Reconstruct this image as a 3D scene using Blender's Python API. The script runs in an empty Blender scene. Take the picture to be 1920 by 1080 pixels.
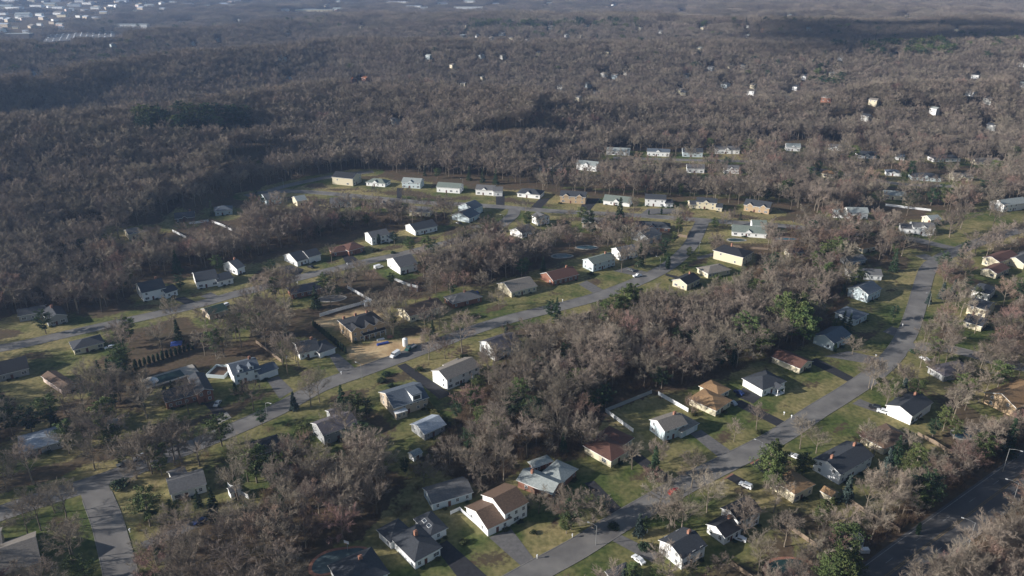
import bpy, math, random
import numpy as np
from mathutils import Vector, Matrix, noise as mnoise
R = math.radians
S = bpy.context.scene
COL = S.collection
rng = random.Random(7)
# ------------------------------------------------------------------ camera
CAMH, F, PITCH = 170.0, 1450.0, R(23.15)
cp, sp = math.cos(PITCH), math.sin(PITCH)
cam = bpy.data.cameras.new('camera'); co = bpy.data.objects.new('camera', cam); COL.objects.link(co)
co.location = (0, 0, CAMH); co.rotation_euler = (math.pi/2 - PITCH, 0, 0)
cam.sensor_width = 36; cam.lens = 36*F/1920; cam.clip_end = 60000; cam.clip_start = 1
S.camera = co
def G(px, py, z=0.0):
    """photo pixel -> point at height z"""
    a = (px-960)/F; b = (py-540)/F
    dy = cp - b*sp; dz = -sp - b*cp
    t = (z-CAMH)/dz
    return Vector((a*t, dy*t, z))
def P(x, y, z=0.0):
    """world -> photo pixel"""
    q = y*cp - (z-CAMH)*sp
    v = -(y*sp + (z-CAMH)*cp)
    return 960+F*x/q, 540+F*v/q
# ------------------------------------------------------------------ terrain
CREST = [
 ([(-250,292),(0,275),(250,262),(400,250),(640,243),(860,236),(1100,230),(1280,232),(1700,240),(1920,250),(2200,256)], 15, 55),
 ([(-400,385),(0,352),(130,335),(270,312),(480,284),(640,272),(800,262),(960,256),(1150,250)], 12, 48),
 ([(-250,240),(0,222),(160,210),(370,190),(520,165),(640,154),(800,156),(900,164),(1000,170),(1280,172),(1500,165),(1920,150),(2200,145)], 28, 80),
 ([(-250,165),(0,150),(130,128),(300,105),(430,95),(640,72),(830,76),(1100,75),(1280,72),(1500,80),(1920,80),(2200,80)], 34, 125),
 ([(-250,100),(0,92),(300,60),(640,26),(1000,30),(1400,38),(1920,30),(2200,30)], 26, 260),
]
CR = []
for pts, a, w in CREST:
    ws = sorted([tuple(G(x, y, a+13)[:2]) for x, y in pts])
    CR.append((np.array([p[0] for p in ws]), np.array([p[1] for p in ws]), a, w))
_fb=[(-500,580),(-250,572),(60,566),(150,545),(200,480),(300,408),(400,388),(490,350),(530,340),(640,320),(760,325),(900,334),(960,342),(1010,322),(1010,300),(1130,286),(1280,266),(1500,264),(1700,274),(1920,282),(2500,292)]
_w=sorted([tuple(G(*q)[:2]) for q in _fb]); YBX=np.array([q[0] for q in _w]); YBY=np.array([q[1] for q in _w])
def terr(x, y):
    x = np.asarray(x, float); y = np.asarray(y, float)
    h = np.zeros(np.broadcast(x, y).shape)
    for xs, ys, a, w in CR:
        d = (y-np.interp(x, xs, ys))
        ww = np.where(d < 0, w*1.3, w*.62)
        h = h + a*np.exp(-(d/ww)**2)
    ramp = np.clip((y-np.interp(x,YBX,YBY)-25)/110, 0, 1); ramp = ramp*ramp*(3-2*ramp)
    und = 4.0*np.sin(x*0.011+y*0.004)*np.sin(y*0.013-x*0.005) + 6*np.sin(x*.0033+1)*np.sin(y*.0041)
    h = (h+und*np.clip((y-900)/400, 0, 1))*ramp
    far = np.clip((y-3300)/2500, 0, 1)
    return h + 70*far*far
# ------------------------------------------------------------------ mesh helper
class MB:
    def __init__(s): s.v=[]; s.f=[]; s.m=[]
    def poly(s, pts, m=0):
        i=len(s.v); s.v += [tuple(p) for p in pts]; s.f.append(tuple(range(i, i+len(pts)))); s.m.append(m)
    def box(s, x0,y0,z0,x1,y1,z1,m=0,M=None):
        p=[Vector((x,y,z)) for z in (z0,z1) for y in (y0,y1) for x in (x0,x1)]
        if M is not None: p=[M@q for q in p]
        i=len(s.v); s.v+=[tuple(q) for q in p]
        for f in ((0,2,3,1),(4,5,7,6),(0,1,5,4),(1,3,7,5),(3,2,6,7),(2,0,4,6)):
            s.f.append(tuple(i+k for k in f)); s.m.append(m)
    def tube(s, a, b, r0, r1, n=3, m=0, cap=False):
        a=Vector(a); b=Vector(b); d=(b-a)
        if d.length < 1e-6: return
        d.normalize(); u=d.orthogonal().normalized(); w=d.cross(u)
        i=len(s.v)
        for k in range(n):
            t=2*math.pi*k/n; o=u*math.cos(t)+w*math.sin(t)
            s.v.append(tuple(a+o*r0))
        if r1 <= 0:
            s.v.append(tuple(b))
            for k in range(n): s.f.append((i+k, i+(k+1)%n, i+n)); s.m.append(m)
            return
        for k in range(n):
            t=2*math.pi*k/n; o=u*math.cos(t)+w*math.sin(t)
            s.v.append(tuple(b+o*r1))
        for k in range(n): s.f.append((i+k, i+(k+1)%n, i+n+(k+1)%n, i+n+k)); s.m.append(m)
        if cap:
            s.f.append(tuple(i+n+k for k in range(n))); s.m.append(m)
            s.f.append(tuple(i+k for k in reversed(range(n)))); s.m.append(m)
    def mesh(s, name, mats, smooth=False):
        me=bpy.data.meshes.new(name); me.from_pydata(s.v, [], s.f)
        for q in mats: me.materials.append(q)
        me.polygons.foreach_set('material_index', s.m)
        if smooth: me.polygons.foreach_set('use_smooth', [True]*len(s.f))
        me.update(); return me
def obj(name, me, parent=None, loc=None, rz=0, **kw):
    o=bpy.data.objects.new(name, me); COL.objects.link(o)
    if parent is not None: o.parent=parent
    if loc is not None: o.location=loc
    if rz: o.rotation_euler=(0,0,rz)
    for k,v in kw.items():
        if v is not None: o[k]=v
    return o
def thing(name, label, cat, loc, rz=0, group=None, me=None):
    return obj(name, me, None, loc, rz, label=label, category=cat, group=group)
# ------------------------------------------------------------------ materials
def mat(name, base, rough=.85, var=.25, scale=1.0, spec=.3, rnd=0.0, metal=0, detail=4, c2=None, bump=0, obc=False, stretch=None, huev=0.0):
    m=bpy.data.materials.new(name); m.use_nodes=True; nt=m.node_tree; N=nt.nodes; L=nt.links
    b=N['Principled BSDF']; b.inputs['Roughness'].default_value=rough; b.inputs['Metallic'].default_value=metal
    b.inputs['Specular IOR Level'].default_value=spec
    tc=N.new('ShaderNodeTexCoord'); mp=N.new('ShaderNodeMapping'); L.new(tc.outputs['Object'], mp.inputs[0])
    if stretch: mp.inputs['Scale'].default_value=stretch
    no=N.new('ShaderNodeTexNoise'); no.inputs['Scale'].default_value=scale; no.inputs['Detail'].default_value=detail
    L.new(mp.outputs[0], no.inputs['Vector'])
    mr=N.new('ShaderNodeMapRange'); L.new(no.outputs['Fac'], mr.inputs[0]); mr.inputs[1].default_value=.3; mr.inputs[2].default_value=.7
    mx=N.new('ShaderNodeMix'); mx.data_type='RGBA'; L.new(mr.outputs[0], mx.inputs[0])
    if c2 is None:
        lo=[c*(1-var) for c in base]; hi=[min(1,c*(1+var)) for c in base]
    else: lo, hi = base, c2
    mx.inputs[6].default_value=(*lo,1); mx.inputs[7].default_value=(*hi,1)
    out=mx.outputs[2]
    if rnd or huev:
        oi=N.new('ShaderNodeObjectInfo'); h=N.new('ShaderNodeHueSaturation'); L.new(out, h.inputs['Color'])
        r=N.new('ShaderNodeMapRange'); L.new(oi.outputs['Random'], r.inputs[0]); r.inputs[3].default_value=1-rnd; r.inputs[4].default_value=1+rnd
        L.new(r.outputs[0], h.inputs['Value'])
        if huev:
            ml=N.new('ShaderNodeMath'); ml.operation='MULTIPLY'; L.new(oi.outputs['Random'], ml.inputs[0]); ml.inputs[1].default_value=7.31
            fr=N.new('ShaderNodeMath'); fr.operation='FRACT'; L.new(ml.outputs[0], fr.inputs[0])
            r2=N.new('ShaderNodeMapRange'); L.new(fr.outputs[0], r2.inputs[0]); r2.inputs[3].default_value=.5-huev; r2.inputs[4].default_value=.5+huev
            L.new(r2.outputs[0], h.inputs['Hue'])
        out=h.outputs[0]
    L.new(out, b.inputs['Base Color'])
    if bump:
        bp=N.new('ShaderNodeBump'); bp.inputs['Strength'].default_value=bump; bp.inputs['Distance'].default_value=.1
        L.new(no.outputs['Fac'], bp.inputs['Height']); L.new(bp.outputs[0], b.inputs['Normal'])
    return m
ROOF = dict(slate=(.045,.05,.06), black=(.022,.024,.03), grey=(.12,.12,.125), light=(.27,.30,.30), blue=(.095,.115,.145),
  brown=(.13,.085,.06), tan=(.27,.17,.09), red=(.115,.058,.045), green=(.16,.19,.17), dgreen=(.03,.06,.045), purple=(.11,.10,.115),
  beige=(.2,.18,.16), orange=(.33,.12,.05), shiny=(.3,.34,.4))
WALL = dict(muted=(.52,.52,.5), white=(.80,.81,.82), cream=(.62,.56,.42), beige=(.45,.38,.30), brick=(.24,.115,.08), stone=(.42,.31,.2), pale=(.5,.58,.62),
  grey=(.30,.31,.32), pink=(.62,.50,.46), dark=(.12,.1,.09))
MR = {k: mat('roof_'+k, v, .8, .22, 1.6, .35, stretch=(1,1,3), detail=6) for k,v in ROOF.items()}
MW = {k: mat('wall_'+k, v, .75, .07, 3.0, .3, stretch=(.4,.4,6)) for k,v in WALL.items()}
M_trim = mat('trim_white', (.78,.79,.8), .6, .05, 4)
M_glass = mat('window_glass', (.045,.055,.07), .12, .3, 1, .6)
M_brick = mat('chimney_brick', (.33,.17,.12), .9, .25, 6)
M_door = mat('door_paint', (.12,.05,.04), .5, .2, 2)
M_gdoor = mat('garage_door_paint', (.72,.74,.76), .55, .05, 2, stretch=(1,1,8))
M_asph = mat('asphalt', (.115,.11,.11), .9, .12, .13, .25, c2=(.215,.205,.195), detail=12)
M_hwy = mat('highway_asphalt', (.07,.07,.074), .9, .1, .1, .25, c2=(.125,.12,.12), detail=12)
M_dd = mat('driveway_dark', (.028,.028,.033), .85, .25, .8)
M_dg = mat('driveway_grey', (.13,.125,.125), .9, .2, .8)
M_kerb = mat('kerb_concrete', (.2,.19,.18), .9, .2, .8)
M_conc = mat('concrete', (.34,.32,.29), .9, .15, .8)
M_brickp = mat('brick_paving', (.28,.14,.1), .9, .2, 2)
M_white = mat('white_vinyl', (.75,.77,.8), .5, .05, 2)
M_wood = mat('weathered_wood', (.26,.2,.15), .9, .25, 3)
M_metal = mat('galvanised_metal', (.35,.36,.37), .45, .1, 2, metal=.5)
M_pole = mat('pole_wood', (.16,.12,.09), .9, .2, 3)
M_lamp = mat('lamp_head', (.45,.46,.48), .4, .05, 2)
M_yel = mat('line_yellow', (.25,.17,.06), .8, .3, 1)
M_wl = mat('line_white', (.24,.24,.25), .8, .3, 1)
M_pool = mat('pool_water', (.05,.10,.125), .12, .25, .5, .4)
M_pcov = mat('pale_pool_cover', (.07,.10,.11), .6, .3, .4)
M_cover = mat('pool_cover', (.02,.05,.05), .6, .15, .5)
M_blue = mat('blue_tarp', (.035,.07,.28), .45, .2, .6)
M_tire = mat('tyre_rubber', (.02,.02,.02), .9, .2, 2)
M_bark = mat('bark', (.19,.16,.128), .95, .3, 2.5, .15, rnd=.35, stretch=(1,1,.3))
M_twig = mat('bare_twigs', (.22,.186,.154), .95, .2, .35, .12, rnd=.22, huev=.018)
M_rtwig = mat('reddish_twigs', (.225,.155,.13), .95, .22, .35, .12, rnd=.25, huev=.02)
M_pine = mat('pine_needles', (.045,.075,.026), .8, .3, .25, .25, c2=(.13,.16,.055), rnd=.3, huev=.02)
M_dark = mat('dark_needles', (.022,.045,.026), .8, .3, .25, .25, c2=(.055,.09,.04), rnd=.3, huev=.02)
M_bluesp = mat('blue_spruce_needles', (.035,.06,.055), .8, .3, .3, .25, c2=(.09,.12,.11), rnd=.15)
M_shrub = mat('shrub_leaves', (.03,.045,.016), .85, .3, .8, .25, c2=(.085,.09,.035), rnd=.35, huev=.04)
# ------------------------------------------------------------------ roads
def spline(pts, step=4.0):
    p=[G(*q) if len(q)==2 else Vector((q[0],q[1],0)) for q in pts]
    p=[2*p[0]-p[1]]+p+[2*p[-1]-p[-2]]
    out=[]
    for i in range(1,len(p)-2):
        a,b,c,d=p[i-1:i+3]; n=max(2,int((c-b).length/step))
        for k in range(n):
            t=k/n
            out.append(.5*((2*b)+(c-a)*t+(2*a-5*b+4*c-d)*t*t+(3*b-a-3*c+d)*t**3))
    out.append(p[-2]); return out
ROADS = [
 ('middle_street', [(-160,1025),(-60,985),(60,942),(180,905),(300,860),(420,812),(520,768),(600,725),(680,696),(760,667),(830,641),(890,618),(960,597),(1050,575),(1120,556),(1195,528),(1255,497),(1293,462),(1310,430),(1317,415)], 9.0),
 ('upper_street', [(462,368),(500,360),(560,359),(640,365),(720,373),(800,380),(880,384),(950,389),(1040,396),(1160,402),(1240,407),(1318,413),(1400,419),(1480,425),(1560,433),(1620,440)], 8.4),
 ('hill_street', [(505,358),(540,348),(590,337),(650,327),(700,322)], 8.0),
 ('second_street', [(965,392),(960,405),(935,424),(895,440),(840,455),(790,468),(740,480),(690,490),(620,507),(560,521),(500,537),(440,552),(380,569),(300,588),(200,610),(110,630),(40,646),(-40,660),(-140,680)], 8.4),
 ('right_street', [(850,1160),(940,1108),(1010,1068),(1080,1030),(1150,986),(1220,945),(1290,905),(1360,870),(1430,835),(1480,806),(1530,772),(1590,735),(1640,700),(1680,660),(1703,620),(1717,580),(1728,540),(1740,505),(1760,486),(1800,468),(1850,449),(1920,430),(2000,420)], 8.6),
 ('side_street', [(1695,652),(1760,651),(1830,666),(1880,682),(1940,692),(2040,705)], 7.6),
 ('corner_street', [(176,914),(188,945),(200,975),(211,1015),(220,1050),(234,1110),(250,1180)], 8.8),
 ('loop_street', [(1725,478),(1745,486)], 8.0),
 ('back_street', [(1150,296),(1280,300),(1400,303),(1500,312),(1590,328),(1680,344),(1790,350)], 8.0),
 ('west_street', [(120,446),(190,442),(250,436),(300,428)], 8.0),
]
HWY=[(1480,1225),(1600,1128),(1665,1078),(1735,1025),(1812,968),(1890,910),(1950,866),(2020,815),(2130,735)]
def ribbon(pts, off0, off1, z, mb, m=0, z2=None):
    L=[];Rr=[]
    for i,p in enumerate(pts):
        t=(pts[min(i+1,len(pts)-1)]-pts[max(i-1,0)]).normalized(); n=Vector((-t.y,t.x,0))
        a=p+n*off0; b=p+n*off1
        L.append(Vector((a.x,a.y,z))); Rr.append(Vector((b.x,b.y,z)))
    for i in range(len(pts)-1):
        mb.poly([Rr[i],Rr[i+1],L[i+1],L[i]], m)
        if z2 is not None:
            for E in (L,Rr):
                mb.poly([E[i],E[i+1],Vector((E[i+1].x,E[i+1].y,z2)),Vector((E[i].x,E[i].y,z2))], m)
ROADPTS=[]; RL=[]
for k,(nm,pts,w) in enumerate(ROADS):
    s=spline(pts); RL.append((nm,s,w))
    ROADPTS += [(p.x,p.y,w/2) for p in s]
hs=spline(HWY); HW=14.0
RP=np.array(ROADPTS+[(p.x,p.y,HW/2+1.5) for p in hs])
for k,(nm,s,w) in enumerate(RL):
    mb=MB(); ribbon(s,-w/2,w/2,.05+.006*k,mb)
    obj(nm+'_road', mb.mesh(nm,[M_asph]), kind='structure')
    mb=MB(); oth=np.array([(p.x,p.y,ww/2) for (n2,s2,ww) in RL if n2!=nm for p in s2])
    for sd in (-1,1):
        run=[]
        for i,p in enumerate(s):
            t=(s[min(i+1,len(s)-1)]-s[max(i-1,0)]).normalized(); n=Vector((-t.y,t.x,0)); q=p+n*sd*(w/2+.15)
            bad=len(oth) and np.min(np.hypot(oth[:,0]-q.x,oth[:,1]-q.y)-oth[:,2])<.6
            if bad:
                if len(run)>1: ribbon(run,-.12,.12,.14,mb,0,0)
                run=[]
            else: run.append(q)
        if len(run)>1: ribbon(run,-.12,.12,.14,mb,0,0)
    if mb.f: obj(nm+'_kerb', mb.mesh(nm,[M_kerb]), kind='structure')
mb=MB(); ribbon(hs,-HW/2,HW/2,.07,mb); obj('highway_road', mb.mesh('hw',[M_hwy]), kind='structure')
mb=MB(); ribbon(hs,-.35,-.2,.085,mb); ribbon(hs,.2,.35,.085,mb); obj('highway_centre_marking', mb.mesh('hw',[M_yel]), kind='structure')
mb=MB()
for o in (-6.1,6.1,): ribbon(hs,o-.1,o+.1,.085,mb)
for i in range(0,len(hs)-2,4):
    ribbon(hs[i:i+2],-3.2,-3.05,.085,mb); ribbon(hs[i:i+2],3.05,3.2,.085,mb)
obj('highway_lane_marking', mb.mesh('hw',[M_wl]), kind='structure')
# ------------------------------------------------------------------ driveways / patches
DRV=[('d',[(744,686),(760,681),(848,740),(824,748)]),('g',[(616,665),(634,663),(668,692),(640,705)]),('g',[(500,712),(522,705),(550,732),(524,748)]),
('d',[(383,757),(401,752),(425,772),(407,784)]),('c',[(407,784),(425,772),(434,783),(410,795)]),
('g',[(917,1008),(958,991),(1003,1050),(980,1064)]),('d',[(814,1025),(838,1013),(915,1082),(870,1098)]),
('d',[(1096,906),(1114,901),(1165,953),(1145,968)]),('d',[(1167,846),(1190,843),(1263,898),(1243,906)]),('g',[(1294,813),(1315,806),(1371,846),(1348,858)]),
('d',[(1371,756),(1390,750),(1475,792),(1462,802)]),('d',[(1394,727),(1428,744),(1412,757),(1378,742)]),('d',[(1515,679),(1531,671),(1605,710),(1592,717)]),
('g',[(1140,1010),(1165,1003),(1240,1040),(1222,1054)]),('d',[(1362,897),(1376,889),(1412,908),(1400,918)]),('b',[(1350,902),(1372,887),(1376,889),(1362,897)]),
('b',[(1405,868),(1421,857),(1426,860),(1409,871)]),('d',[(1409,871),(1426,860),(1448,882),(1436,890)]),
('g',[(1598,757),(1612,748),(1662,768),(1652,776)]),('g',[(1085,533),(1100,526),(1137,547),(1118,553)]),('g',[(262,1018),(276,1030),(378,985),(366,975)]),
('d',[(1246,516),(1250,513),(1278,520),(1275,525)]),('g',[(1150,508),(1175,501),(1217,511),(1200,519)]),('g',[(1306,482),(1345,472),(1349,478),(1308,487)]),
('g',[(880,426),(905,420),(941,430),(930,437)]),('d',[(640,478),(655,474),(676,491),(650,497)]),('d',[(1095,372),(1125,372),(1106,395),(1087,393)]),
('d',[(1011,373),(1033,371),(1012,393),(993,391)]),('d',[(930,368),(946,365),(946,388),(930,386)]),('d',[(744,352),(756,353),(752,374),(744,373)]),
('g',[(1640,440),(1662,438),(1722,446),(1712,453)]),('g',[(1722,446),(1790,463),(1780,468),(1712,453)]),
('d',[(515,502),(545,497),(570,505),(560,519)]),('g',[(375,556),(395,548),(412,556),(398,562)]),('d',[(325,560),(345,556),(372,568),(350,572)]),
('g',[(1655,622),(1672,612),(1707,625),(1702,640)]),('g',[(1545,668),(1590,658),(1655,672),(1640,684)]),('g',[(1605,340),(1650,345),(1640,350),(1600,346)]),('g',[(1215,391),(1262,391),(1285,400),(1200,402)])]
def inpoly(x,y,poly):
    x=np.asarray(x,float); y=np.asarray(y,float); c=np.zeros(x.shape,bool); n=len(poly)
    for i in range(n):
        x0,y0=poly[i]; x1,y1=poly[i-1]
        if y0==y1: continue
        c ^= ((y0>y)!=(y1>y)) & (x < (x1-x0)*(y-y0)/(y1-y0)+x0)
    return c
DM=dict(d=M_dd,g=M_dg,c=M_conc,b=M_brickp); DRVW=[]
for i,(k,q) in enumerate(DRV):
    w=[G(*p) for p in q]; DRVW.append([(p.x,p.y) for p in w])
    mb=MB(); pts=[Vector((p.x,p.y,.03+.0006*(i%9))) for p in w]
    if sum(pts[j-1].x*pts[j].y-pts[j].x*pts[j-1].y for j in range(len(pts)))<0: pts.reverse()
    mb.poly(pts); obj('driveway_path', mb.mesh('driveway',[DM[k]]), kind='structure')
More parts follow.
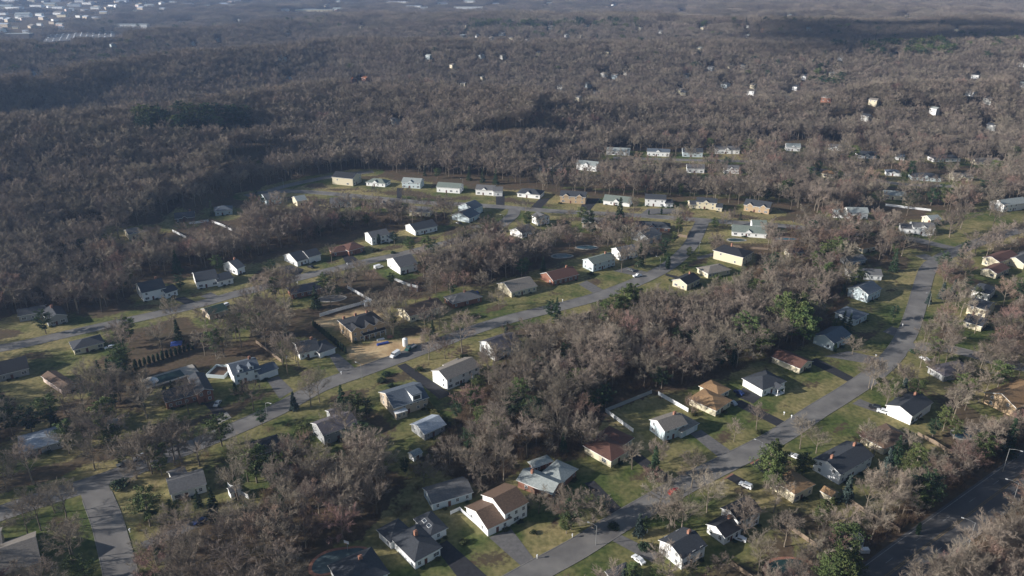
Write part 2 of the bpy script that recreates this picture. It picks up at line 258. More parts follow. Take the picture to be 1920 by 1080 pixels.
# ------------------------------------------------------------------ houses
# (label, short, wall, roof, [(A,B,C|depth,height,'g'/'h',ridge)], opts)
g,h='g','h'
H=[
("white two-storey house with grey gable roof at the end of the long dark driveway","white house at the long driveway","white","beige",[((839,732),(899,706),(814,714),5.2,g,'u'),((846,702),(872,690),(835,694),3,h,'u')],dict(win=3)),
("house with slate-blue gable roof, boxed dormer and bay beside the yellow-green hedge","boxed-dormer house","beige","blue",[((740,783),(803,763),(708,755),4.6,g,'u'),((752,752),(778,742),(738,744),3,g,'u')],dict(bay=1,dormer=1,win=2)),
("large brick house under construction with black hip roof on bare sandy dirt","unfinished brick house","stone","black",[((661,643),(723,625),(636,623),6.4,h,'u')],dict(gables=3,chim=3,skirt=1,win=4)),
("low house with dark grey roof, bright white end wall and double garage by cypress hedge","house by the cypress hedge","white","slate",[((563,675),(600,667),(543,657),3.4,g,'u'),((600,672),(629,662),(588,655),3,h,'u')],dict(garage=1,chim=1)),
("white colonial with blue-grey roof and front dormers beside a low white-edged deck","colonial beside the deck","white","blue",[((441,722),(489,709),(427,702),5,g,'u'),((489,714),(522,702),(478,702),3.2,g,'u')],dict(garage=1,dormers=2,chim=1)),
("dark grey shingled house half hidden by trees with small flat white rear roof","half-hidden dark shingled house","grey","purple",[((609,835),(671,811),(588,812),4.6,g,'u'),((625,795),(655,785),(611,782),2.8,g,'u')],dict(vis=.4)),
("low house with pale metallic blue roof in deep shade beside the central wood","pale metallic-roofed house","grey","shiny",[((797,826),(835,808),(772,808),3,g,'u')],dict(vis=.3)),
("white two-storey house with purple-grey roof opposite the small blue spruce","white house near the spruce","white","purple",[((928,677),(976,660),(901,658),5,g,'u')],dict(vis=.3)),
("low house with long brown gable roof and bright cream end wall by the dirt lot","cream-ended brown-roofed house","cream","brown",[((769,605),(832,585),(750,590),3.6,g,'u')],dict(vis=.3,chim=1)),
("brick house with grey hip roof in front of a blue-tarped pool","brick house at the blue tarp","brick","grey",[((850,579),(903,566),(836,566),3.2,h,'u')],dict(chim=1)),
("dark-roofed brick house half hidden behind trees near the empty grey pool","brick house near the grey pool","brick","purple",[((549,561),(612,548),(541,549),3.2,h,'u')],dict(vis=.4)),
("slate-roofed house with brick gable front, large windows and dark driveway","brick-gabled house","brick","slate",[((373,758),(402,750),(352,728),5,g,'v'),((314,768),(373,752),(302,748),3.6,g,'u')],dict(vis=.25,win=3)),
("dark-roofed house with one big pale triangular gable on a shaded lawn","pale-gabled shaded house","grey","slate",[((92,613),(128,604),(81,597),4,g,'v'),((38,604),(88,595),(30,593),3.4,g,'u')],dict(vis=.3,chim=1)),
("low house with dark slate hip roof beside a parked white car on the left","slate-roofed house by the white car","cream","slate",[((141,666),(196,652),(132,652),3,h,'u')],dict(vis=.25)),
("small house with dark green roof and pale dormer beside the second street","dark green roofed house","beige","dgreen",[((394,600),(427,590),(385,588),3,g,'u')],dict(vis=.25)),
("white two-storey house with slate roof and lower garage wing on the shaded left","white house with garage wing","white","slate",[((270,566),(313,556),(258,550),5.2,g,'u'),((313,560),(334,553),(306,550),3.2,g,'u')],dict(win=4,chim=1)),
("house with shiny pale blue-grey roof in the shade at the far left edge","shiny-roofed house","grey","shiny",[((42,860),(122,838),(28,834),3,h,'u')],dict(vis=.25)),
("house with dark roof cut by the left edge below the second street","dark-roofed edge house","grey","black",[((0,716),(56,702),(-14,695),3.2,g,'u')],dict(vis=.3)),
("low house with brown-pink roof and pale roof edge among the shaded gardens","brown-pink roofed house","pink","brown",[((118,740),(143,730),(92,712),2.8,g,'v')],dict(vis=.3)),
("small grey-white garden shed under bare trees left of the brick-gabled house","grey-white garden shed","pale","light",[((203,808),(225,802),(200,801),2.6,g,'u')],dict(vis=.3,shed=1)),
("house with pale grey roof and bright white end on the street corner lawn","corner lawn house","white","grey",[((324,941),(388,922),(309,915),3.4,g,'u'),((327,910),(352,900),(318,898),3,g,'u')],dict(vis=.3)),
("large house with tan-grey ridged roof cut by the bottom left corner","bottom left corner house","beige","beige",[((8,1098),(80,1072),(-28,1052),4.2,g,'u'),((-60,1075),(10,1052),(-90,1040),4,g,'u')],dict(vis=.5)),
("small white outbuilding beside the bright white fence among pines","outbuilding among pines","white","grey",[((434,936),(450,930),(428,928),2.6,g,'u')],dict(vis=.3,shed=1)),
("house with broad very dark hip roof hidden under trees by the street bend","hidden dark hip-roofed house","dark","black",[((480,868),(532,852),(452,850),3.4,h,'u')],dict(vis=.3)),
("large house with sprawling dark hip roof, skylights and black driveway","sprawling dark hip-roofed house","white","slate",[((779,1068),(826,1042),(733,1026),3.4,h,'v'),((808,1018),(837,1004),(770,992),3.2,h,'v'),((734,1030),(770,1010),(708,1010),3.2,h,'u')],dict(garage2=1,sky=1,chim=1)),
("house with slate roof at the bottom edge beside the kidney-shaped pool","poolside bottom edge house","white","slate",[((650,1125),(728,1090),(600,1085),3.4,h,'u')],dict(chim=1)),
("grey flat-gabled house almost hidden below pale bare trees","grey house below pale trees","pale","grey",[((812,958),(885,936),(778,934),3,g,'u')],dict(vis=.3)),
("tiny shed with bright end wall and blue-grey roof at the edge of the wood","tiny wood-edge shed","white","light",[((776,866),(792,858),(769,858),2.3,g,'u')],dict(shed=1)),
("stepped white house with brown gable roofs and wide grey driveway","stepped brown-roofed house","white","brown",[((915,1006),(957,986),(873,966),3.2,g,'u'),((947,990),(988,968),(910,952),5.8,g,'u')],dict(win=3,chim=1)),
("L-shaped brick ranch with pale green-grey roof behind a reddish bare tree","pale green L-shaped ranch","brick","light",[((1034,940),(1056,917),(979,906),3.2,g,'v'),((1052,918),(1080,893),(1020,898),3.2,h,'u'),((1002,888),(1034,876),(995,878),3,h,'u')],dict(chim=1,whole=1)),
("L-shaped ranch with dark red-brown hip roof and small white garage door","red-brown hip-roofed ranch","cream","red",[((1145,877),(1181,854),(1097,847),3.2,h,'v'),((1163,850),(1185,834),(1130,822),3.2,h,'v')],dict(garage2=1)),
("house with grey-brown roof, white garage wing and white-fenced back lawn","house with white-fenced lawn","pale","beige",[((1245,828),(1285,814),(1214,808),4.8,g,'u'),((1277,822),(1307,806),(1255,800),3.2,h,'u')],dict(garage=1,chim=1)),
("L-shaped ranch with golden tan hip roof and long cream wall","golden tan-roofed ranch","cream","tan",[((1341,781),(1369,762),(1301,753),3,h,'v'),((1345,752),(1366,741),(1318,732),3,h,'v')],dict(whole=1)),
("house with dark slate hip roof, white garage end and columned porch","columned porch house","white","slate",[((1428,744),(1470,728),(1392,723),3.6,h,'u')],dict(porch=1,lgar=1)),
("long low ranch with dark red roof and cream wall along the grey driveway","long low dark red ranch","cream","red",[((1498,701),(1521,688),(1445,680),2.8,g,'v')],dict(win=4)),
("house with pale blue gable end and blue-grey roof beside a round bare tree","pale blue gabled house","pale","blue",[((1561,658),(1592,641),(1531,640),4,g,'u')],dict(win=2)),
("small grey-blue roofed house with brown conifer standing before it","house behind brown conifer","pale","blue",[((1602,611),(1624,600),(1571,594),3.6,h,'u')],dict()),
("pale blue house with slate roof under dark trees left of the right street","pale blue house under dark trees","pale","blue",[((1625,568),(1649,556),(1598,551),4.8,g,'u')],dict(win=1)),
("stepped stone-fronted house with dark gable roofs and chimney right of the street","stepped stone-fronted house","cream","slate",[((1838,622),(1852,609),(1803,614),3,g,'v'),((1845,598),(1862,585),(1805,592),5,g,'v')],dict(chim=1)),
("white and dark house half hidden by blue-green conifers on the right","half-hidden house by conifers","white","slate",[((1850,566),(1864,553),(1817,560),4.6,h,'v')],dict(vis=.4)),
("stepped cream house with rust-brown roofs by the right street junction","rust-brown roofed cream house","cream","red",[((1870,505),(1905,492),(1843,495),4.6,g,'u'),((1866,523),(1890,512),(1828,519),3.2,g,'u')],dict(win=2)),
("house with grey roof cut by the right edge above the cream house","grey-roofed right edge house","cream","grey",[((1918,505),(1950,490),(1890,491),3.2,g,'u')],dict()),
("house with purple-grey hip roof and white rear roof under bare trees","purple-grey hip-roofed house","grey","purple",[((1768,716),(1825,704),(1762,694),3,h,'u')],dict(vis=.4)),
("large stone house with orange-tan gable roof at the right edge","stone house with orange-tan roof","stone","tan",[((1900,783),(1965,757),(1840,755),4.6,g,'u')],dict(win=3,chim=1)),
("white-ended house with dark grey gable roof, brick chimney and two parked cars","dark gabled house with two cars","white","slate",[((1706,797),(1743,771),(1663,774),4.2,g,'u')],dict(chim=1,win=1)),
("low house with wide brown hip roof between the red bush and the pines","wide brown hip-roofed house","cream","brown",[((1655,853),(1702,830),(1619,826),3,h,'u')],dict(vis=.5)),
("large house with slate-grey gable roof and bright white gable wall by brick chimney","slate-grey gabled house","white","slate",[((1572,909),(1632,874),(1528,878),4.6,g,'u'),((1547,880),(1566,868),(1536,868),3,g,'u')],dict(chim=2,win=2)),
("tan hip-roofed two-storey house beside the small tan-roofed shed","tan hip-roofed house","cream","tan",[((1487,944),(1522,926),(1449,912),4.2,h,'v')],dict(win=2)),
("small shed with tan roof and pale walls behind the tan hip-roofed house","small tan-roofed shed","cream","tan",[((1556,943),(1569,934),(1540,930),2.5,g,'v')],dict(shed=1)),
("stepped white house with dark roofs behind a grey bare tree","stepped white dark-roofed house","white","black",[((1357,1022),(1388,1004),(1318,1002),3.2,g,'u'),((1381,1002),(1422,982),(1346,980),5.4,g,'u')],dict(win=2,chim=1)),
("white gabled house with dark grey roof and brick chimney near the bottom","white house near the bottom","white","slate",[((1277,1068),(1320,1043),(1236,1034),4.4,g,'u')],dict(win=2,chim=1)),
("house showing only a grey roof corner at the bottom behind garden shrubs","bottom grey roof corner","white","slate",[((1155,1106),(1190,1090),(1130,1090),3,h,'u')],dict()),
# upper part
("white two-storey colonial with black roof and low wing facing the curved drive","colonial at the curved drive","white","slate",[((1209,386),(1247,388),10,5.4,g,'u'),((1247,389),(1261,389),8,3,g,'u')],dict(win=4)),
("tan house with two white-trimmed gables and a dark slate roof","twin-gabled tan house","stone","slate",[((1050,380),(1097,383),10,5.4,g,'u')],dict(gables=2,win=3)),
("low house with broad dark hip roof beside a dark driveway","broad dark hip-roofed bungalow","white","slate",[((970,369),(1012,373),12,3.2,h,'u')],dict()),
("white-fronted house with green-grey hip roof beside the round shrub","green-grey roofed house","white","green",[((1131,383),(1180,388),11,3,g,'u')],dict(gables=1)),
("beige two-storey house with black roof and low wings on both sides","beige winged house","cream","slate",[((1305,391),(1342,394),9,5.2,g,'u'),((1342,396),(1353,397),8,3,g,'u'),((1294,391),(1305,391),8,3,g,'u')],dict(win=3)),
("beige house with two peaked stone gables and dark roof","peaked stone-gabled house","stone","slate",[((1394,395),(1441,402),11,4.6,g,'u')],dict(gables=2,win=2)),
("large tan two-storey house with black hip roof beside the white curved drive","large tan black-roofed house","cream","black",[((1391,499),(1409,488),(1343,480),5.6,h,'v')],dict(win=2,chim=1)),
("white house with pale green-grey roof and small white gable on the corner","white corner house","white","green",[((1372,442),(1436,447),11,3,g,'u'),((1410,436),(1436,437),9,5,g,'u')],dict()),
("house with grey gable and slate roof below the tan garden wall","house below the tan wall","grey","grey",[((1215,458),(1239,449),(1188,446),4,g,'u')],dict(vis=.4)),
("white gabled house with blue-grey roof behind the pale bare street tree","white gabled house behind pale tree","white","blue",[((1163,489),(1197,482),(1146,480),4.8,g,'u')],dict(vis=.4)),
("white two-storey house with pale green end wall facing the wide lawn","pale green-ended house","pale","green",[((1112,510),(1153,498),(1090,502),5,g,'u')],dict(win=1,chim=1)),
("brick ranch with red-brown roof and white-trimmed gable near the middle street","red-brown gabled ranch","brick","red",[((1037,536),(1084,524),(1013,523),3.2,g,'u')],dict(chim=1)),
("low ranch with grey-brown roof and cream gable end by the middle street","grey-brown roofed ranch","cream","beige",[((959,558),(1006,546),(923,544),3.2,g,'u')],dict()),
("house with black gable roof and cream end beside the middle street pavement","black gabled house","cream","black",[((1287,545),(1311,533),(1261,536),3.6,g,'u')],dict(chim=1)),
("tan house hidden behind a wide pale bare tree near the white gazebo","house behind wide pale tree","cream","beige",[((1327,522),(1368,514),(1312,510),3,h,'u')],dict(vis=.6)),
("small white house with peaked gable at the upper street junction","small peaked white house","white","grey",[((1009,423),(1030,419),(1003,416),5,g,'v')],dict()),
("beige house with grey roof hidden among trees left of the tall dark conifer","beige house by the tall conifer","beige","grey",[((1091,428),(1136,430),9,4.4,g,'u')],dict(vis=.4)),
("low brick house with dark roof right of the tall dark conifer","brick house by the tall conifer","brick","slate",[((1190,432),(1255,436),10,3.2,h,'u')],dict(vis=.3)),
("low house with white gable end at the bend of the second street","house at the second street bend","white","grey",[((979,447),(1003,438),(963,438),3.4,g,'u')],dict(vis=.3)),
("dark-roofed low house behind a green lawn at the forest edge","forest edge low house","white","purple",[((1011,320),(1052,322),9,3,g,'u')],dict()),
("large white stepped house at the forest edge behind bare trees","large white forest edge house","white","light",[((1080,318),(1118,322),10,5,g,'u')],dict(vis=.4)),
("big beige gabled house with dark roof on a straw-coloured lawn","big beige gabled house","cream","black",[((662,349),(678,341),(627,343),6,g,'v')],dict(win=3,gablesL=1)),
("small white house with green-grey roof right of the big beige house","white house next to the beige house","white","green",[((687,348),(722,351),10,3,h,'u')],dict(gables=1)),
("grey-roofed white house behind a bare tree in the upper row","grey upper row house","pale","light",[((754,352),(788,354),10,4.6,g,'u')],dict(vis=.3)),
("white house with green-grey gable roof above the leaf-strewn lawn","house above the leaf-strewn lawn","white","green",[((819,360),(862,363),10,4.2,g,'u')],dict(win=3)),
("white house with grey roof and blue-grey side wing in the upper row","white house with blue side wing","white","grey",[((892,365),(925,367),10,4.2,g,'u'),((925,368),(942,368),9,4,g,'u')],dict()),
("stepped blue-grey house on the corner lawn at the street fork","stepped blue-grey corner house","pale","blue",[((880,418),(899,409),(862,405),3.2,g,'u'),((888,405),(905,398),(866,396),5,g,'u')],dict(garage=1)),
("low white-ended house with long slate roof above the second street","long slate-roofed house","white","slate",[((779,442),(820,433),(757,433),3.6,g,'u')],dict()),
("white-ended two-storey house with grey roof and brick wing by the second street","white-ended grey house","white","grey",[((698,460),(731,453),(684,452),5.2,g,'u'),((731,455),(742,450),(724,448),3,g,'u')],dict()),
("low wide house with red-brown stepped roofs and brick walls","red-brown stepped-roof house","brick","red",[((655,480),(683,472),(640,470),3.4,h,'u'),((624,482),(658,477),(617,473),3,h,'u')],dict(whole=1)),
("house with dark green-grey gable roofs and white garage by the second street","dark green-grey gabled house","white","slate",[((558,500),(578,494),(534,488),3.2,g,'u'),((580,494),(602,488),(568,484),4,g,'u')],dict(garage=1)),
("house with grey roof and bright white gable behind a white boat","house behind the white boat","white","grey",[((751,515),(783,507),(738,497),4.6,g,'u')],dict(vis=.4)),
("cream stepped house in the trees below the upper street","cream stepped house","cream","light",[((558,387),(576,384),(552,380),4,g,'u')],dict(vis=.4)),
("grey house with white end wall at the left end of the upper street","grey house at the street end","pale","grey",[((501,386),(528,381),(493,377),4.4,g,'u')],dict(vis=.4)),
("white and grey house half hidden by bare trees below the straw lawn","half-hidden white and grey house","white","grey",[((620,390),(660,388),9,4,g,'u')],dict(vis=.4)),
("pale brown house hidden by trees in the middle of the upper row","pale brown hidden house","beige","beige",[((702,390),(736,391),9,3.4,h,'u')],dict(vis=.5)),
("beige house behind bare trees facing the upper street bend","beige house at the street bend","cream","grey",[((768,405),(806,407),9,3.6,g,'u')],dict(vis=.5)),
("white gabled house with dark roof behind dense trees above the second street","white gabled house above the second street","white","slate",[((371,542),(410,535),(353,527),4.2,g,'u'),((410,538),(438,531),(400,526),3.2,g,'u')],dict(vis=.2)),
("white house with tall end chimney beside the second street trees","white house with tall end chimney","white","grey",[((446,516),(460,511),(428,504),4,g,'u')],dict(chim=1,vis=.3)),
("pale blue-roofed house at the edge of the left forest","pale blue-roofed forest house","pale","blue",[((404,405),(436,402),10,3.6,h,'u')],dict()),
("dark low house with chimney beside the white garden fence","dark low fenced house","dark","slate",[((330,418),(366,414),10,3,g,'u')],dict(chim=1)),
("cream house glimpsed between trees in the left forest clearing","cream forest clearing house","cream","grey",[((243,450),(263,446),9,4,g,'u')],dict(vis=.3)),
("white colonial with pale roof and long low left wing above the fence","colonial with long left wing","white","light",[((1588,411),(1626,412),9,5,g,'u'),((1562,408),(1588,410),9,3,g,'u')],dict(win=4)),
("white colonial with grey roof, tall chimneys and porch above the wide lawn","colonial above the wide lawn","white","grey",[((1710,439),(1750,441),9,5,g,'u'),((1688,437),(1710,439),9,3.4,g,'u')],dict(win=5,chim=1,porch2=1)),
("white split-level house with pale roof at the right edge","white split-level at right edge","white","light",[((1880,398),(1925,392),(1868,388),5,g,'u')],dict()),
("beige house with pale gables among trees above the long white fence","beige house above the white fence","cream","light",[((1657,373),(1696,376),9,3.6,g,'u')],dict(vis=.3)),
("small tan-roofed house among trees below the left-winged colonial","small tan-roofed house","cream","tan",[((1617,475),(1641,470),(1611,466),3,h,'u')],dict(vis=.3)),
("long white wall of a low house behind reddish undergrowth","low house behind red undergrowth","white","grey",[((1590,523),(1652,526),9,3,g,'u')],dict(vis=.4)),
("house with grey roof hidden by trees above the right street","house hidden above the right street","grey","grey",[((1592,500),(1622,495),(1585,490),3,g,'u')],dict(vis=.4)),
("dark blue-grey hip-roofed house near the far right street","dark blue hip-roofed house","pale","slate",[((1709,338),(1764,341),12,3,h,'u')],dict(vis=.2)),
("beige low house glimpsed left of the right-hand conifers","beige house near conifers","cream","beige",[((1787,339),(1823,340),9,3.2,g,'u')],dict(vis=.3)),
("narrow cream house between bare trees above the right junction","narrow cream house","cream","light",[((1743,424),(1762,422),8,4.4,g,'u')],dict(vis=.2)),
("small pool house with white walls and black roof behind a red-edged pool","small black-roofed pool house","cream","black",[((1478,483),(1505,482),6,3,g,'u')],dict()),
("long white house with grey roof behind trees on the back street","long white back street house","white","grey",[((1341,288),(1386,289),10,4,g,'u')],dict()),
("dark-roofed pale house left of the long white back street house","dark pale back street house","pale","slate",[((1280,294),(1317,295),10,4.4,g,'u')],dict(vis=.3)),
("white house with grey roof at the forest edge on the back street","grey-roofed back street house","white","blue",[((1213,292),(1255,294),9,4,g,'u')],dict(vis=.2)),
("slate-roofed house with white garage on the far back street","slate back street house","white","slate",[((1608,297),(1643,298),10,3,g,'u')],dict(vis=.2)),
("low dark-roofed house with white garage and reddish porch far right","reddish porch house","white","slate",[((1750,304),(1800,303),10,3.2,h,'u')],dict(vis=.2)),
("low grey-brown house near the bright pine at far right","house near the bright pine","cream","beige",[((1828,309),(1874,310),9,2.8,g,'u')],dict(vis=.3)),
("small white house with blue-grey hip roof on the bare brown lot","white house on the brown lot","white","blue",[((1661,329),(1690,331),8,3,h,'u')],dict(vis=.2)),
("pale house with white gable among trees below the back street","pale gabled house below back street","white","grey",[((1288,324),(1320,325),9,4,g,'u')],dict(vis=.4)),
("house with bright white gable among trees below the back street","bright-gabled house below back street","white","grey",[((1357,325),(1385,326),8,4.4,g,'u')],dict(vis=.35)),
("white house partly hidden near the back street end by conifers","white house by back street conifers","white","light",[((1474,283),(1500,284),9,4,g,'u')],dict(vis=.3)),
("white house at the forest edge behind the blue garden shed","white house at the blue shed","white","light",[((1137,290),(1180,292),9,4,g,'u')],dict(vis=.35)),
("white low house behind bare trees on the far right rise","white low rise house","white","grey",[((1555,282),(1578,283),8,3,g,'u')],dict(vis=.3)),
("white garage-fronted house beside the blue spruce at the far right","garage-fronted far right house","white","blue",[((1680,300),(1695,301),8,3,g,'u')],dict(vis=.4)),
("tan-roofed house half hidden beside the dirt bank below the back street","tan house below the dirt bank","cream","tan",[((1540,332),(1565,335),8,3.4,h,'u')],dict(vis=.5)),
]
WINM=None
def win_mesh(w=1.1,hh=1.35):
    mb=MB(); mb.box(-w/2-.12,-.05,-.12,w/2+.12,.03,hh+.12,0); mb.box(-w/2,-.075,0,w/2,.0,hh,1)
    mb.box(-.03,-.095,0,.03,.0,hh,0); mb.box(-w/2,-.09,hh/2-.03,w/2,0,hh/2+.03,0)
    return mb.mesh('window',[M_trim,M_glass])
WIN=win_mesh(.95,1.2); WINW=win_mesh(1.9,1.15)
def slab(w,hh,d,m,name):
    mb=MB(); mb.box(-w/2,-d,0,w/2,.03,hh,0); return mb.mesh(name,[m])
DOOR=slab(1.0,2.05,.07,M_door,'door')
def gar_mesh(w):
    mb=MB(); mb.box(-w/2,-.06,0,w/2,.03,2.2,0)
    for k in range(4): mb.box(-w/2+.05,-.085,.08+k*.55,w/2-.05,-.03,.5+k*.55,0)
    return mb.mesh('garage_door',[M_gdoor])
GAR=gar_mesh(4.8); GAR1=gar_mesh(2.6)
CHM=MB(); CHM.box(-.55,-.4,-2.4,.55,.4,1.3); CHM.box(-.62,-.47,1.3,.62,.47,1.45); CHM.box(-.3,-.2,1.45,.3,.2,1.75); CHIM=CHM.mesh('chimney',[M_brick])
SKYL=MB(); SKYL.box(-.6,-.8,-.1,.6,.8,.12,0); SKYL.box(-.5,-.7,0,.5,.7,.15,1); SKY_ME=SKYL.mesh('skylight',[M_trim,M_glass])
FOOT=[]   # footprints (cx,cy,ux,uy,L,W)
TARG=[]   # (x,y,z,halfwidth,keep)
LAND=[]   # landmarks for labels
NUMG=0
def ptch(k): return .42 if k=='g' else .36
def roof_gable(mb,L,W,h,p,o=.5,t=.22,ridge='u',z0=.02):
    # profile across W extruded along L
    zr=h+p*W/2
    pr=[(-o,h-o*p+z0),(W/2,zr+z0),(W+o,h-o*p+z0),(W+o,h-o*p+t+z0),(W/2,zr+t+z0),(-o,h-o*p+t+z0)]
    def V(s,q): return Vector((s,q[0],q[1])) if ridge=='u' else Vector((q[0],s,q[1]))
    a,b=-o,L+o
    A=[V(a,q) for q in pr]; B=[V(b,q) for q in pr]
    fl = ridge!='u'
    def add(pts,m):
        if fl: pts=pts[::-1]
        mb.poly(pts,m)
    for i in range(6):
        j=(i+1)%6; m=0 if i in (3,4) else 1
        add([A[i],A[j],B[j],B[i]][::1],m)
    for s,E in ((0,A),(1,B)):
        q1=[E[0],E[5],E[4],E[1]]; q2=[E[1],E[4],E[3],E[2]]
        for q in (q1,q2): add(q if s else q[::-1],1)
def roof_hip(mb,L,W,h,p,o=.55,t=.2):
    sw=W>L; l,w=(W,L) if sw else (L,W)
    rise=p*(w/2+o); zt=h-o*p+t
    def V(a,b,z): return Vector((b,a,z)) if sw else Vector((a,b,z))
    e=[V(-o,-o,zt),V(l+o,-o,zt),V(l+o,w+o,zt),V(-o,w+o,zt)]
    eb=[v-Vector((0,0,t)) for v in e]
    r0=V(w/2,w/2,zt+rise); r1=V(max(l-w/2,w/2+.05),w/2,zt+rise)
    fs=[[e[0],e[1],r1,r0],[e[1],e[2],r1],[e[2],e[3],r0,r1],[e[3],e[0],r0]]
    for f in fs: mb.poly(f[::-1] if sw else f,0)
    for i in range(4):
        j=(i+1)%4; q=[eb[i],eb[j],e[j],e[i]]; mb.poly(q[::-1] if sw else q,1)
    q=[eb[3],eb[2],eb[1],eb[0]]; mb.poly(q[::-1] if sw else q,1)
def walls(L,W,h,kind,ridge,p,wm):
    mb=MB(); z=h
    c=[(0,0),(L,0),(L,W),(0,W)]
    for i in range(4):
        j=(i+1)%4; pts=[Vector((*c[i],-.3)),Vector((*c[j],-.3)),Vector((*c[j],h)),Vector((*c[i],h))]
        if kind=='g':
            if ridge=='u' and i in (1,3): pts=pts[:3]+[Vector((c[i][0],W/2,h+p*W/2))]+pts[3:]
            if ridge=='v' and i in (0,2): pts=pts[:3]+[Vector((L/2,c[i][1],h+p*L/2))]+pts[3:]
        mb.poly(pts)
    return mb.mesh('wall',[wm])
def tierframe(t):
    A=G(*t[0]); B=G(*t[1]); u=(B-A); L=max(3.5,u.length); u.normalize()
    n=Vector((-u.y,u.x,0))
    if isinstance(t[2],(int,float)):
        W=float(t[2]); 
        if n.y<0: n=-n
    else:
        C=G(*t[2]); W=(C-A).dot(n)
        if W<0: n=-n; W=-W
        W=min(max(W,(C-A).length*.75,3.0),19)
    if L>26: L=26
    # right handed frame needed: u x n = +z
    if u.x*n.y-u.y*n.x < 0:
        return B,-u,n,L,W
    return A,u,n,L,W
HOUSES=[]
def face_place(me,name,parent,fr,face,s,z,L,W,lab=None):
    # face 0: v=0 (front), 1: u=L, 2: v=W, 3: u=0 ; s along face from left
    O,ang=fr
    if face==0: p=(s,0,z); a=0
    elif face==1: p=(L,s,z); a=math.pi/2
    elif face==2: p=(L-s,W,z); a=math.pi
    else: p=(0,W-s,z); a=-math.pi/2
    M=Matrix.Translation(O)@Matrix.Rotation(ang,4,'Z')
    q=M@Vector(p); o=obj(name,me,parent,q,ang+a); return o
